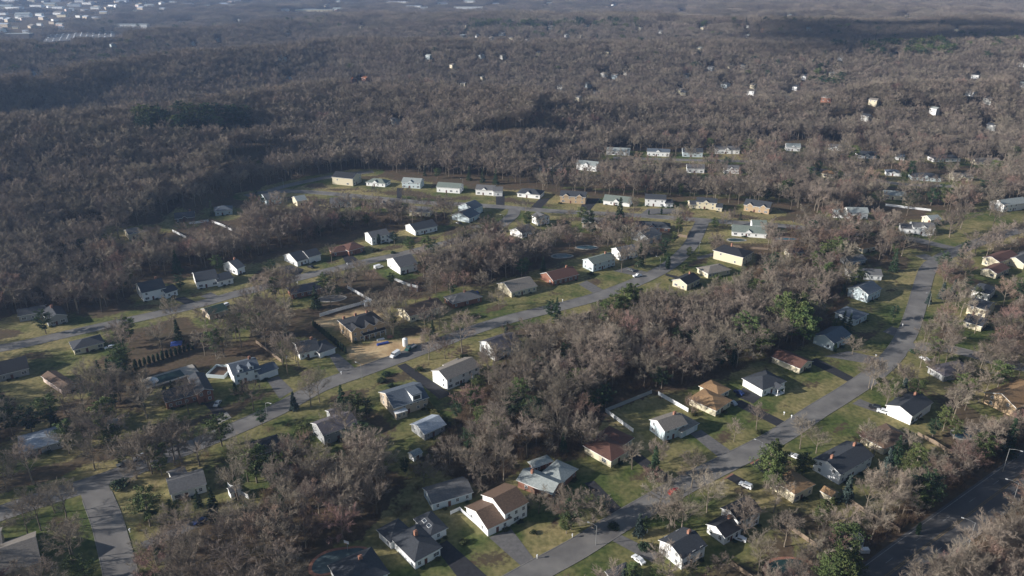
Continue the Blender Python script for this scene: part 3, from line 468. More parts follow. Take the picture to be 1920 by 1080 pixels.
for hi,(label,short,wc,rc,tiers,op) in enumerate(H):
    fr=[tierframe(t) for t in tiers]
    shed=op.get('shed')
    if isinstance(tiers[0][2],(int,float)) and 'gables' not in op and hi%3!=1: op['gables']=1
    root_loc=fr[0][0]+fr[0][1]*fr[0][3]/2+fr[0][2]*fr[0][4]/2
    root=thing('garden_shed' if shed else 'house',label,'shed' if shed else 'house',root_loc,0,None)
    HOUSES.append(root)
    dist=root_loc.y; near=dist<520
    if dist>470 and 'vis' not in op: op['vis']=.22
    if dist>600 and root_loc.x>60: op['vis']=min(op['vis'],.22)
    for ti,t in enumerate(tiers):
        A,u,n,L,W=fr[ti]; hh=t[3]; kind=t[4]; rd=t[5]; p=ptch(kind)*(1+.1*math.sin(hi*3.1))*(1.2 if isinstance(t[2],(int,float)) else 1)
        if shed: p=.5
        ang=math.atan2(u.y,u.x); O=A-root_loc; O.z=0
        frm=(O,ang)
        hz=hh-.015*ti
        wo=obj('wall',walls(L,W,hz,kind,rd,p,MW[wc]),root,O,ang)
        mb=MB()
        if kind=='g':
            if rd=='u': roof_gable(mb,L,W,hz,p,.25 if shed else .45,ridge='u',z0=.02+.011*ti)
            else: roof_gable(mb,W,L,hz,p,.25 if shed else .45,ridge='v',z0=.02+.011*ti)
        else: roof_hip(mb,L,W,hz,p)
        M2=M_trim if wc not in ('brick','dark') else M_trim
        if op.get('gables') and ti==0:
            for k in range(op['gables']):
                gw=min(3.2,L/7) if op['gables']>2 else min(2.6,L/6); cx=L*(k+.5)/op['gables']+(.3 if k%2 else -.3)
                zb=hz-.2; zt=zb+gw*.8; dep=gw*.8/p+.8
                P0=Vector((cx-gw,-.55,zb)); P1=Vector((cx+gw,-.55,zb)); P2=Vector((cx,-.55,zt)); P3=Vector((cx,dep,zt)); Pl=Vector((cx-gw,.4,zb)); Pr=Vector((cx+gw,.4,zb))
                mb.poly([P0,P2,P3,Pl],0); mb.poly([P2,P1,Pr,P3],0); mb.poly([P0,P1,P2],2)
                # white rake boards
                for (q0,q1) in ((P0,P2),(P2,P1)):
                    dn=Vector((0,0,-.22)); f=Vector((0,-.02,0)); mb.poly([q0+f,q0+f+dn,q1+f+dn,q1+f],1)
        rm=mb.mesh('roof',[MR[rc],M_trim,MW[wc]]); ro=obj('roof',rm,root,O,ang)
        if op.get('chim') and ti==0:
            nc=op['chim']
            for k in range(nc):
                if kind=='g' and rd=='u': cx,cy=(L*.8 if nc==1 else L*(.15+.7*k/max(1,nc-1))),W*.55
                elif kind=='g': cx,cy=L*.5,W*.75
                else: cx,cy=L*(.12+.35*k if nc>1 else .6),W*(.9 if nc>1 else .6)
                zc=hz+p*min(cy,W-cy)*(1 if rd=='u' or kind=='h' else 0)+(p*L/2 if (kind=='g' and rd=='v') else 0)
                obj('chimney',CHIM,ro,Vector((cx,cy,zc)))
        if op.get('sky') and ti==1:
            for a_ in (.35,.65): 
                o=obj('skylight',SKY_ME,ro,Vector((L*.25,W*a_,hz+p*L*.25+.2))); o.rotation_euler=(0,-math.atan(p),0)
        # openings
        floors=[1.0] if hh<4.3 else [.9,3.5]
        nw=op.get('win',2)
        faces=[(0,L,rd),(1,W,rd),(3,W,rd),(2,L,rd)]
        gtier=(len(tiers)-1)
        for face,fl,_ in faces:
            if shed:
                if face==0: face_place(DOOR,'door',root,frm,0,L*.5,0,L,W)
                continue
            usedg=None
            if face==0 and op.get('garage') and ti==gtier and L>6:
                face_place(GAR if L>7 else GAR1,'garage_door',root,frm,0,L*.55,0,L,W); usedg=L*.55
            if face==1 and op.get('garage2') and ti in (1,) and W>6:
                face_place(GAR,'garage_door',root,frm,1,W*.4,0,L,W); usedg=W*.4
            if face==3 and op.get('lgar') and W>6:
                face_place(GAR,'garage_door',root,frm,3,W*.5,0,L,W); usedg=W*.5
            if face==0 and ti==0 and usedg is None:
                face_place(DOOR,'door',root,frm,0,L*.42,0,L,W)
            for z in floors:
                k=max(1,min(5,int(fl/ (3.0 if near else 3.8))))
                if face in (1,2,3): k=min(k,2)
                for q in range(k):
                    s=fl*(q+.5)/k
                    if face==0 and z<2 and ti==0 and abs(s-L*.42)<1.3: continue
                    if usedg is not None and z<2 and abs(s-usedg)<3.4: continue
                    if rng.random()<(.3 if face in (1,3) else .12): continue
                    if not near and face==2: continue
                    face_place(WINW if (rng.random()<.3 and z<2 and fl/k>3) else WIN,'window',root,frm,face,s,z,L,W)
        if op.get('dormer') and ti==0:
            mb=MB(); zc=hz+.3; mb.box(L*.55,-.1,zc,L*.55+4,W*.4,zc+2.6,2); mb.box(L*.55-.3,-.3,zc+2.6,L*.55+4.3,W*.5,zc+2.85,0); mb.box(L*.55+.6,-.16,zc+.5,L*.55+3.4,-.09,zc+2.2,1)
            obj('dormer',mb.mesh('dormer',[MR[rc],M_glass,M_trim]),root,O,ang)
        if op.get('dormers') and ti==0:
            for k in range(2):
                cx=L*(.3+.4*k); zc=hz+.1; mb=MB(); mb.box(cx-1,.3,zc,cx+1,2.6,zc+1.5,2); mb.box(cx-.45,.25,zc+.4,cx+.45,.35,zc+1.3,1)
                mb.poly([Vector((cx-1.25,.1,zc+1.4)),Vector((cx,.1,zc+2.2)),Vector((cx,4.5,zc+2.2)),Vector((cx-1.25,3,zc+1.4))]); mb.poly([Vector((cx,.1,zc+2.2)),Vector((cx+1.25,.1,zc+1.4)),Vector((cx+1.25,3,zc+1.4)),Vector((cx,4.5,zc+2.2))])
                mb.poly([Vector((cx-1.25,.12,zc+1.4)),Vector((cx+1.25,.12,zc+1.4)),Vector((cx,.12,zc+2.2))],2)
                obj('dormer',mb.mesh('dormer',[MR[rc],M_glass,M_trim]),root,O,ang)
        if op.get('bay') and ti==0:
            mb=MB(); mb.box(-.2,-2.2,-.3,4.6,.0,2.9,0); mb.box(-.45,-2.5,2.9,4.9,.0,3.1,1)
            obj('bay',mb.mesh('bay',[MW[wc],M_trim]),root,O,ang)
            for k in range(2): face_place(WIN,'window',root,(O+Matrix.Rotation(ang,3,'Z')@Vector((-.2,-2.2,0)),ang),0,1.4+2*k,1.1,4.8,2)
        if op.get('skirt') and ti==0:
            mb=MB(); x0,x1=L*.3,L*.98; mb.poly([Vector((x0,-1.6,2.9)),Vector((x1,-1.6,2.9)),Vector((x1,-.03,3.6)),Vector((x0,-.03,3.6))]); mb.box(x0,-1.6,2.72,x1,-.02,2.88,1)
            for k in range(5): mb.box(x0+.1+k*(x1-x0-.4)/4,-1.5,-.1,x0+.3+k*(x1-x0-.4)/4,-1.3,2.72,1)
            obj('porch',mb.mesh('porch',[MR[rc],M_trim]),root,O,ang)
        if (op.get('porch') or op.get('porch2')) and ti==0:
            mb=MB(); x0=L*.45; x1=x0+4.2; hz2=3.1; zr=hz2+1.5
            mb.poly([Vector((x0-.3,-3,hz2)),Vector(((x0+x1)/2,-3,zr)),Vector(((x0+x1)/2,.6,zr)),Vector((x0-.3,.6,hz2))]); mb.poly([Vector(((x0+x1)/2,-3,zr)),Vector((x1+.3,-3,hz2)),Vector((x1+.3,.6,hz2)),Vector(((x0+x1)/2,.6,zr))])
            mb.poly([Vector((x0-.3,-3.01,hz2)),Vector((x1+.3,-3.01,hz2)),Vector(((x0+x1)/2,-3.01,zr))],1)
            for cx in (x0,x1-.25): mb.box(cx,-2.9,-.1,cx+.25,-2.65,hz2,1)
            mb.box(x0-.3,-3,-.1,x1+.3,-.02,.15,1)
            obj('porch',mb.mesh('porch',[MR[rc],M_trim]),root,O,ang)
        c=A+u*L/2+n*W/2
        FOOT.append((c.x,c.y,u.x,u.y,L,W))
        TARG.append((c.x,c.y,hh*.7,max(L,W)*.5,op.get('vis',.1)))
        TARG.append((A.x,A.y,1.5,3,op.get('vis',.1))); TARG.append((A.x+u.x*L,A.y+u.y*L,1.5,3,op.get('vis',.1))); q=A+n*W; TARG.append((q.x,q.y,1.5,3,op.get('vis',.1)))
    LAND.append((root_loc.x,root_loc.y,'the '+short))
# ------------------------------------------------------------------ distant houses and town
WOODH=[(869,70,14,'white'),(895,70,7,'white'),(922,74,10,'white'),(942,66,15,'white'),(960,75,11,'cream'),(988,76,7,'white'),(1033,54,17,'white'),(1063,69,11,'white'),(1088,70,13,'cream'),(873,51,12,'cream'),(1200,56,8,'cream'),(1238,62,6,'white'),(1102,51,6,'white'),(903,108,13,'pale'),(943,109,10,'white'),(1010,103,8,'cream'),(850,127,16,'cream'),(805,110,13,'pale'),(870,161,8,'cream'),(907,149,8,'cream'),(1052,167,15,'white'),(1102,163,7,'pale'),(1117,177,9,'white'),(1085,188,9,'cream'),(1133,143,7,'white'),(1153,147,13,'pale'),(1175,140,9,'white'),(1140,101,7,'cream'),(687,151,19,'red'),(663,153,8,'red'),(742,233,9,'white'),(1275,174,13,'cream'),(677,52,7,'cream'),
(1317,55,8,'cream'),(1403,52,7,'white'),(1430,60,9,'red'),(1517,57,13,'white'),(1402,70,6,'white'),(1313,95,15,'cream'),(1370,126,11,'cream'),(1395,126,10,'white'),(1333,131,10,'white'),(1287,145,13,'white'),(1360,163,18,'pale'),(1413,164,14,'cream'),(1408,177,18,'white'),(1283,178,9,'cream'),(1507,148,7,'white'),(1560,143,8,'cream'),(1575,112,8,'white'),(1595,99,7,'white'),(1673,104,11,'cream'),(1793,58,9,'cream'),(1637,196,19,'cream'),(1550,190,24,'brick'),(1820,178,20,'white'),(1850,194,14,'white'),(1827,145,18,'white'),(1917,163,9,'white'),(1915,124,7,'white'),(1623,223,15,'white'),(1751,213,8,'white'),(1858,243,17,'white'),(1492,167,6,'white'),(1477,185,10,'pale'),(362,84,8,'white'),(408,77,8,'white'),(213,88,17,'pale'),(530,113,20,'pale'),(543,151,12,'pale'),(542,67,7,'white'),(338,44,7,'cream'),(450,39,6,'white'),(67,140,10,'pale'),(1270,20,10,'cream'),(1150,10,9,'white'),(1480,30,9,'cream'),(1700,30,9,'cream'),(1850,40,9,'cream')]
def ground_hit(px,py):
    # march the view ray against the terrain
    a=(px-960)/F; b=(py-540)/F; dy=cp-b*sp; dz=-sp-b*cp
    t=500.0
    while t<9000:
        z=CAMH+dz*t
        if z<=float(terr(a*t,dy*t)): break
        t+=4
    return Vector((a*t,dy*t,float(terr(a*t,dy*t))))
def simple_house(loc,L,W,hh,ang,wall,roof,label,group,name='house',cat='house',flat=False):
    root=thing(name,label,cat,loc,ang,group)
    mb=MB(); mb.box(-L/2,-W/2,-1.5,L/2,W/2,hh,0)
    if not flat:
        mb.poly([Vector((-L/2-.01,W/2,hh)),Vector((-L/2-.01,-W/2,hh)),Vector((-L/2-.01,0,hh+.42*W/2))]); mb.poly([Vector((L/2+.01,-W/2,hh)),Vector((L/2+.01,W/2,hh)),Vector((L/2+.01,0,hh+.42*W/2))])
    obj('wall',mb.mesh('wall',[wall]),root)
    mb=MB()
    if flat: mb.box(-L/2-.3,-W/2-.3,hh+.01,L/2+.3,W/2+.3,hh+.5,0)
    else:
        roof_gable(mb,L,W,hh,.42,.5)
        mb.v=[(v[0]-L/2,v[1]-W/2,v[2]) for v in mb.v]
    obj('roof',mb.mesh('roof',[roof,M_trim]),root)
    n=max(2,int(L/5))
    for k in range(min(n,6)):
        obj('window',WIN,root,Vector((-L/2+L*(k+.5)/min(n,6),-W/2,1.2 if hh<5 else 3.4)))
    return root
def bearing(x,y):
    best=None
    for lx,ly,s in LAND[:125]:
        pass
words=['beyond','far beyond','high above']
for i,(px,py,w,c) in enumerate(WOODH):
    p=ground_hit(px,py+ (2 if py>100 else 1))
    sc=F/(p.y*cp+(CAMH-p.z)*sp); L=min(18,max(8,.78*w/sc))
    wall=MW.get({'red':'brick','white':('muted','white')[i%2]}.get(c,c)); roof=MR['orange'] if c=='red' else MR[rng.choice(['grey','light','slate','beige'])]
    hh=4.6+rng.random()
    band=('on the farthest ridge' if py<62 else 'on the high ridge' if py<100 else 'in the mid distance woods' if py<160 else 'in the nearer woods')
    side=('above the left forest' if px<640 else 'above the forest middle' if px<1000 else 'right of the forest middle' if px<1280 else 'in the right woods' if px<1600 else 'in the far right woods')
    colr={'red':'orange-roofed','white':'small pale','cream':'cream','pale':'pale grey','brick':'brown brick'}[c]
    simple_house(p,L,L*.5+3,hh,rng.uniform(-1.1,-.5),wall,roof,f"distant {colr} house {band} {side}",'houses scattered through the distant woods')
    TARG.append((p.x,p.y,p.z+hh*.25,L*.55,.05))
# town at the upper left
TOWN=[(10,16,26,9),(28,17,30,8),(6,28,16,8),(45,32,26,10),(56,31,10,10),(40,36,8,6),(75,30,14,7),(110,16,20,7),(118,32,18,8),(135,20,8,8),(0,36,24,7),(70,13,22,8),(95,11,20,8),(140,12,22,9),(165,8,18,8),(20,6,26,14),(60,4,14,16),(105,3,16,10),(75,48,8,6),(115,55,7,6),(30,54,10,6),(230,4,20,6),(150,4,16,8),(350,11,26,6),(385,14,20,6),(420,10,20,6),(440,5,22,6),(325,6,12,6),(580,21,26,7),(612,22,24,7),(635,20,20,7),(745,6,40,7),(700,4,30,7),(660,10,26,7),(775,14,30,7),(795,17,14,9),(1030,8,10,6),(500,16,16,6),(535,21,14,6),(180,17,16,6),(195,25,14,5),(10,48,12,5),(0,58,14,5),(50,62,12,6),(255,22,14,5),(280,12,16,5),(305,18,12,5),(475,9,18,5),(555,12,16,6),(620,10,18,6),(830,8,20,5),(880,5,22,5),(930,9,12,5)]
for i,(px,py,w,hh) in enumerate(TOWN):
    p=ground_hit(px,max(py,2)); sc=F/(p.y*cp+(CAMH-p.z)*sp); L=max(14,w/sc)
    where='at the far left of the town' if px<60 else 'in the middle of the town' if px<180 else 'on the town outskirts' if px<480 else 'beside the distant shopping strip'
    size='long' if L>40 else 'wide' if L>28 else 'small'
    tall='tall' if hh>=9 else 'low'
    simple_house(p,L,min(24,L*.5),hh*.9,rng.uniform(-.3,.2),MW['white' if i%4 else 'cream'],MR[['light','shiny','grey'][i%3]],f"{size} {tall} {'white' if i%4 else 'cream'} building {where} on the horizon",'buildings of the distant town',name='town_building',cat='building',flat=hh>6 and i%3>0)
    TARG.append((p.x,p.y,p.z+hh*.7,L*.5,.1))
_r=random.Random(4)
for _ in range(70):
    px=_r.uniform(-20,235) if _<46 else _r.uniform(200,640); py=_r.uniform(2,62) if _<46 else _r.uniform(2,24)
    if 75<px and py>50: continue
    p=ground_hit(px,py); L=_r.uniform(13,34); hh=_r.uniform(4,8); k=_r.choice(['white','cream','pink','grey','beige','beige','brick'])
    simple_house(p,L,_r.uniform(12,22),hh,_r.uniform(-1.0,-.2),MW[k],MR[_r.choice(['light','shiny','beige','grey'])],'small indistinct building packed among others in the far town','packed small buildings of the far town',name='town_building',cat='building',flat=_r.random()<.5)
    if _r.random()<.6: TARG.append((p.x,p.y,p.z+hh*.7,L*.5,.1))
for px,py,w,hh,wl,rf,lab in [(248,52,62,9,'white','light','long white low warehouse roof at the edge of the far town'),(38,74,46,13,'dark','light','large dark brick block with pale flat roof near the far town'),(878,17,56,9,'white','beige','long bright white shopping building on the far ridge'),(590,22,70,7,'cream','light','long pale shopping strip on the far ridge')]:
    p=ground_hit(px,py); sc=F/(p.y*cp+(CAMH-p.z)*sp)
    simple_house(p,w/sc,22,hh,.02,MW[wl],MR[rf],lab,None,'warehouse','building',True)
    for k in (-.4,-.2,0,.2,.4): TARG.append((p.x+k*w/sc,p.y,p.z+4,8,.02))
# ------------------------------------------------------------------ vehicles
def car_mesh(kind):
    body=MB(); gl=MB()
    if kind=='van': L,W,pr,cab=5.6,2.0,[(0,.4),(0,1.1),(.9,1.35),(1.7,2.3),(5.6,2.3),(5.6,.4)],[(1.0,1.4,1.62,2.2)]
    elif kind=='truck': L,W,pr,cab=6.8,2.2,[(0,.5),(0,1.3),(.8,1.5),(1.1,2.3),(2.2,2.3),(2.2,1.0),(6.8,1.0),(6.8,.5)],[(.85,1.55,1.07,2.2)]
    elif kind=='suv': L,W,pr,cab=4.7,1.9,[(0,.35),(0,.95),(1.1,1.1),(1.7,1.75),(4.3,1.75),(4.7,1.05),(4.7,.35)],[(1.2,1.15,1.66,1.68)]
    elif kind=='pickup': L,W,pr,cab=5.4,1.95,[(0,.4),(0,1.0),(1.3,1.15),(1.8,1.8),(3.2,1.8),(3.35,1.15),(5.4,1.1),(5.4,.4)],[(1.35,1.2,1.76,1.72)]
    else: L,W,pr,cab=4.6,1.8,[(0,.3),(0,.75),(1.2,.95),(1.9,1.42),(3.4,1.42),(4.1,1.0),(4.6,.9),(4.6,.3)],[(1.25,.98,1.86,1.38)]
    n=len(pr); 
    def ins(z): return .0 if z<1.0 else (.12 if kind not in('van','truck') else .05)
    a=[Vector((x-L/2,-W/2+ins(z),z)) for x,z in pr]; b=[Vector((x-L/2,W/2-ins(z),z)) for x,z in pr]
    body.poly(a[::-1][::-1]); body.poly(b[::-1])
    for i in range(n):
        j=(i+1)%n; body.poly([a[j],a[i],b[i],b[j]])
    x0,z0,x1,z1=cab[0]; w=W/2-.15; k=Vector((-.03,0,.04))
    gl.poly([Vector((x0-L/2,-w,z0))+k,Vector((x0-L/2,w,z0))+k,Vector((x1-L/2,w*.93,z1))+k,Vector((x1-L/2,-w*.93,z1))+k][::-1])
    tops=[q for q in pr if q[1]>1.3]; xa,xb=min(q[0] for q in tops)-L/2,max(q[0] for q in tops)-L/2
    if kind=='van': xb=xa+1.4
    zt=max(q[1] for q in pr)
    for s in (-1,1):
        y=s*(W/2-.02); gl.box(xa+.05,y-.06 if s>0 else y-.02,zt-.52,xb-.1,y+.02 if s>0 else y+.06,zt-.12)
    ws=MB(); ws.tube((0,-.12,0),(0,.12,0),.34,.34,12,0,True)
    return body,gl,ws.mesh('wheel',[M_tire]),L,W
CARP={}
for k,c in dict(white=(.75,.77,.8),silver=(.4,.42,.45),black=(.015,.016,.02),red=(.35,.02,.02),blue=(.02,.04,.14),green=(.03,.09,.08),grey=(.12,.13,.14)).items():
    CARP[k]=mat('car_paint_'+k,c,.3,.04,1,.5)
CK={k:car_mesh(k) for k in ('van','truck','suv','pickup','sedan')}; CM={}
def car(px,py,dx,dy,kind,colr,label,z=.06,group='parked vehicles'):
    p=G(px,py); q=G(px+dx,py+dy); ang=math.atan2(q.y-p.y,q.x-p.x); p.z=z
    body,gl,wh,L,W=CK[kind]
    if (kind,colr) not in CM:
        CM[kind,colr]=body.mesh('body',[CARP[colr]])
    if kind not in CM: CM[kind]=gl.mesh('car_window',[M_glass])
    r=thing('parked_van' if kind=='van' else 'flatbed_truck' if kind=='truck' else 'parked_car',label,'van' if kind=='van' else 'truck' if kind=='truck' else 'car',p,ang,group)
    obj('body',CM[kind,colr],r); obj('window',CM[kind],r)
    for x in (-L*.31,L*.31):
        for y in (-W/2+.1,W/2-.1): obj('wheel',wh,r,Vector((x,y,.34)))
    if kind=='truck':
        mb=MB(); mb.box(-1.0,-1.1,1.02,3.4,1.1,1.15); 
        for y in (-1.1,1.03): mb.box(-1.0,y,1.15,3.4,y+.07,1.6)
        obj('truck_bed',mb.mesh('truck_bed',[M_metal]),r)
    TARG.append((p.x,p.y,1,2.5,.05)); return r
car(741,668,14,-9,'van','white','white cargo van parked at the kerb in front of the sandy dirt lot')
car(771,655,14,-8,'truck','green','dark green flatbed truck parked behind the white cargo van')
t=thing('water_tank','white upright tank standing on the ground beside the flatbed truck','tank',G(760,648)); mb=MB(); mb.tube((0,0,0),(0,0,3.6),1.3,1.3,14,0,True); mb.tube((0,0,3.6),(0,0,4.1),1.3,.3,14,0,True); obj('tank_body',mb.mesh('tank',[M_white]),t)
car(1195,519,-12,2,'pickup','white','white pickup stopped on the middle street beside the wide lawn')
car(1183,508,10,4,'sedan','grey','dark grey car on the driveway of the white gabled house behind pale tree')
car(206,653,12,-3,'sedan','white','white car parked beside the slate hip-roofed house')
car(408,759,8,-10,'sedan','silver','silver car on the dark driveway of the brick-gabled house')
car(262,861,14,-5,'suv','silver','silver car parked on the middle street under tall bare trees')
car(232,872,14,-5,'sedan','grey','grey car parked behind the silver car under bare trees')
car(376,980,12,-5,'sedan','blue','dark blue car on the driveway near the corner lawn house')
car(1373,757,10,7,'sedan','silver','silver car on the driveway of the golden tan-roofed ranch')
car(1385,738,10,5,'sedan','blue','blue car on the dark driveway of the columned porch house')
car(1398,913,9,4,'suv','white','white car on the short dark driveway near the brick apron')
car(1263,924,-12,6,'sedan','red','red car driving along the right street')
car(1655,774,12,3,'suv','white','white car on the driveway beside the dark gabled house',)
car(1640,766,12,3,'suv','black','black car parked ahead of the white car by the dark gabled house')
car(1733,675,12,6,'sedan','white','white car parked on grass beside the side street shrubs')
car(1490,858,12,5,'sedan','white','white car half under the round green pine near the street')
car(860,420,12,3,'suv','black','black car on the driveway of the stepped blue-grey corner house')
car(1197,1052,10,8,'sedan','white','white car beside the bottom garden shrubs')
car(1385,1012,10,3,'sedan','white','white car behind the grey bare tree at the stepped white house')
car(422,575,9,-4,'suv','white','white car beside the dark green roofed house')
car(710,503,-10,3,'van','white','white camper parked beside the grey-roofed house behind bushes')
car(700,633,8,-3,'sedan','grey','grey car left of the dirt lot') if False else None
car(583,502,10,3,'sedan','black','black car by the driveway of the dark green-grey gabled house')
car(1085,475,8,3,'sedan','white','small white car near the blue pool') if False else None
# distant parking lot full of cars
mb=MB(); c0=ground_hit(80,80); c1=ground_hit(215,70); c2=ground_hit(215,58); c3=ground_hit(90,66)
zt=max(c0.z,c1.z,c2.z,c3.z)+.5
mb.poly([Vector((c.x,c.y,c.z+.8)) for c in (c0,c1,c2,c3)]); obj('parking_lot',mb.mesh('lot',[M_dg]),kind='structure')
TARG.append(((c0.x+c2.x)/2,(c0.y+c2.y)/2,c0.z+1,abs(c1.x-c0.x)/2,.0)); TARG.append((c0.x+20,c0.y+20,c0.z+1,30,.0)); TARG.append((c1.x-20,c1.y+10,c1.z+1,30,.0))
for i in range(11):
    for j in range(7):
        if rng.random()<.2: continue
        s=(i+.5)/11; q=(j+.5)/7
        p=(c0*(1-s)+c1*s)*(1-q)+(c3*(1-s)+c2*s)*q
        mb0=CK['suv']; k='white' if rng.random()<.7 else 'silver'
        if ('suv',k) not in CM: CM['suv',k]=mb0[0].mesh('body',[CARP[k]])
        r=thing('parked_car','tiny pale car in the packed parking lot near the far town','car',Vector((p.x,p.y,p.z+.8)),1.2,'cars in the distant parking lot',me=CM['suv',k])
        r.scale=(1.6,1.6,1.6) if False else (1,1,1)
# ------------------------------------------------------------------ fences
FN=[([(652,541),(695,566)],1.9,'white','bright white panel fence running down behind the dirt lot'),([(600,594),(640,582),(695,567)],1.9,'white','shaded white panel fence behind the unfinished brick house'),
([(740,526),(766,537),(784,541)],1.8,'white','white fence corner enclosing the back garden by dense trees'),([(784,541),(782,548)],1.8,'white','short white fence return beside the dense trees'),
([(1135,773),(1160,791),(1187,811)],1.8,'white','white fence down the left side of the green back lawn'),([(1135,773),(1180,755),(1222,738)],1.8,'grey','grey wooden fence along the back of the green lawn'),
([(1234,741),(1262,757),(1290,773)],1.9,'white','white fence between the green back lawn and the golden tan-roofed ranch'),
([(480,643),(504,661),(528,680)],1.6,'wood','weathered fence beside the colonial beside the deck'),([(1470,985),(1503,1008),(1536,1031)],1.7,'wood','weathered fence left of the round above-ground pool'),
([(1588,940),(1622,963),(1655,985)],1.8,'wood','long weathered fence crossing the gardens behind the small tan-roofed shed'),([(1662,983),(1686,999)],1.8,'wood','last fence section reaching the dark highway bank'),
([(1720,817),(1752,833),(1790,857)],1.7,'wood','pinkish fence below the white garden pavilion'),([(1650,870),(1684,889),(1720,908)],1.7,'wood','tan fence running behind the blue spruce'),
([(1230,437),(1258,441),(1288,446)],1.7,'wood','tan garden wall by the middle street junction'),([(1288,446),(1294,434)],1.7,'wood','shaded end of the tan garden wall at the street'),
([(1660,386),(1700,391),(1745,396)],1.7,'white','long white fence behind the narrow cream house'),([(355,421),(391,416)],1.7,'white','white fence along the dark low fenced house lawn'),([(397,417),(416,424),(436,434)],1.7,'white','white fence sloping away from the pale blue-roofed forest house'),([(324,435),(337,441),(350,448)],1.7,'white','small white fence in the left forest clearing'),
([(428,913),(447,925),(466,936)],1.8,'white','bright white fence beside the small white outbuilding'),([(1370,1060),(1400,1080),(1440,1110)],1.7,'wood','wooden fence beside the bottom right lawn'),([(845,965),(862,957),(905,995)],1.4,'white','white garden fence left of the stepped brown-roofed house'),([(768,845),(785,862)],1.2,'wood','low brown fence by the tiny wood-edge shed'),([(1370,463),(1400,466),(1440,469)],1.5,'wood','dark fence behind the corner pool')]
for pts,hh,mk,lab in FN:
    w=[G(*p) for p in pts]; m={'white':M_white,'wood':M_wood,'grey':MW['grey']}[mk]
    r=thing('garden_fence',lab,'fence',w[0]); 
    for a,b in zip(w[:-1],w[1:]):
        d=b-a; n=max(1,round(d.length/2.4)); ang=math.atan2(d.y,d.x)
        mb=MB(); s=d.length
        k=0.0
        while k<s-.05:
            e=min(s,k+.19); mb.box(k,-.02,.08,e-.02,.02,hh-.1,0); k+=.2
        mb.box(0,-.035,hh-.12,s,.035,hh,0); mb.box(0,-.03,.2,s,.03,.3,0)
        obj('fence_panel',mb.mesh('fence_panel',[m]),r,a-w[0],ang)
        mb=MB()
        for j in range(n+1): 
            x=s*j/n; mb.box(x-.06,-.06,-.1,x+.06,.06,hh+.12,0)
        obj('fence_posts',mb.mesh('fence_posts',[m]),r,a-w[0],ang)
    TARG.append(((w[0].x+w[-1].x)/2,(w[0].y+w[-1].y)/2,hh*.5,(w[-1]-w[0]).length*.5,.15))
# ------------------------------------------------------------------ pools
def blob(px,py,rx,ry,rot,n=36,kid=0):
    c=G(px,py); pts=[]
    for k in range(n):
        t=2*math.pi*k/n; r=1+kid*math.cos(2*t)+(kid*.8)*math.cos(3*t+.6)
        x=rx*r*math.cos(t); y=ry*r*math.sin(t); pts.append(Vector((c.x+x*math.cos(rot)-y*math.sin(rot),c.y+x*math.sin(rot)+y*math.cos(rot),0)))
    return c,pts
POOLS=[(632,1050,7.5,4.6,.5,.12,'b','kidney-shaped pool with brick edge beside the bottom edge house','pale'),(1053,480,5.5,3.6,.1,.1,'c','blue pool nearest the red-brown gabled ranch','pool_water'),(1100,464,6.5,3,.0,.0,'c','long blue pool behind the bare trees above the smaller blue pool','pool_water'),(1472,448,7,3,.0,.1,'b','teal pool with pinkish edge behind the corner house','pool_water'),(1812,812,6,3.4,.4,.08,'c','teal pool beside the right hand fence','pool_water'),(622,560,7,3.6,.2,0,'c','empty grey pool with pale edge near the white fence','grey'),(1475,1068,6.5,4.5,.4,.1,'b','dark teal pool with red brick edge in the bottom right corner','cover'),(1380,450,5,3,.0,.1,'c','small dark pool near the white corner house','cover')]
for px,py,rx,ry,rot,kid,ed,lab,kind in POOLS:
    c,pts=blob(px,py,rx,ry,rot,40,kid); r=thing('swimming_pool',lab,'pool',c)
    out=[c+(p-c)*(1+1.1/((p-c).length)) for p in pts]
    mb=MB(); 
    for i in range(40):
        j=(i+1)%40; a,b,cc,d=[q-c for q in (pts[i],pts[j],out[j],out[i])]
        z=Vector((0,0,.12)); mb.poly([a+z,d+z,cc+z,b+z]); mb.poly([d,cc,cc+z,d+z]); mb.poly([b+Vector((0,0,.02)),a+Vector((0,0,.02)),a+z,b+z])
    obj('coping',mb.mesh('coping',[DM[ed]]),r)
    mb=MB(); mb.poly([Vector((p.x-c.x,p.y-c.y,.07)) for p in pts]); obj('water',mb.mesh('water',[{'pool_water':M_pool,'grey':M_dg,'cover':M_cover,'pale':M_pcov}[kind]]),r)
    TARG.append((c.x,c.y,.1,rx*.7,.2))
# round above-ground pool
c=G(1590,1012); r=thing('round_pool','round above-ground pool with grey-blue cover and white ladder platform','pool',c)
mb=MB(); mb.tube((0,0,0),(0,0,1.2),4.6,4.6,32,0); obj('pool_wall',mb.mesh('pool_wall',[M_white]),r)
mb=MB(); mb.tube((0,0,1.0),(0,0,1.18),4.55,4.4,32,0,True); obj('pool_cover',mb.mesh('pool_cover',[MR['blue']]),r)
mb=MB(); mb.box(1.5,-6.2,0,4.2,-4.6,1.25); obj('ladder_platform',mb.mesh('platform',[M_white]),r)
TARG.append((c.x,c.y,1,4,.3))
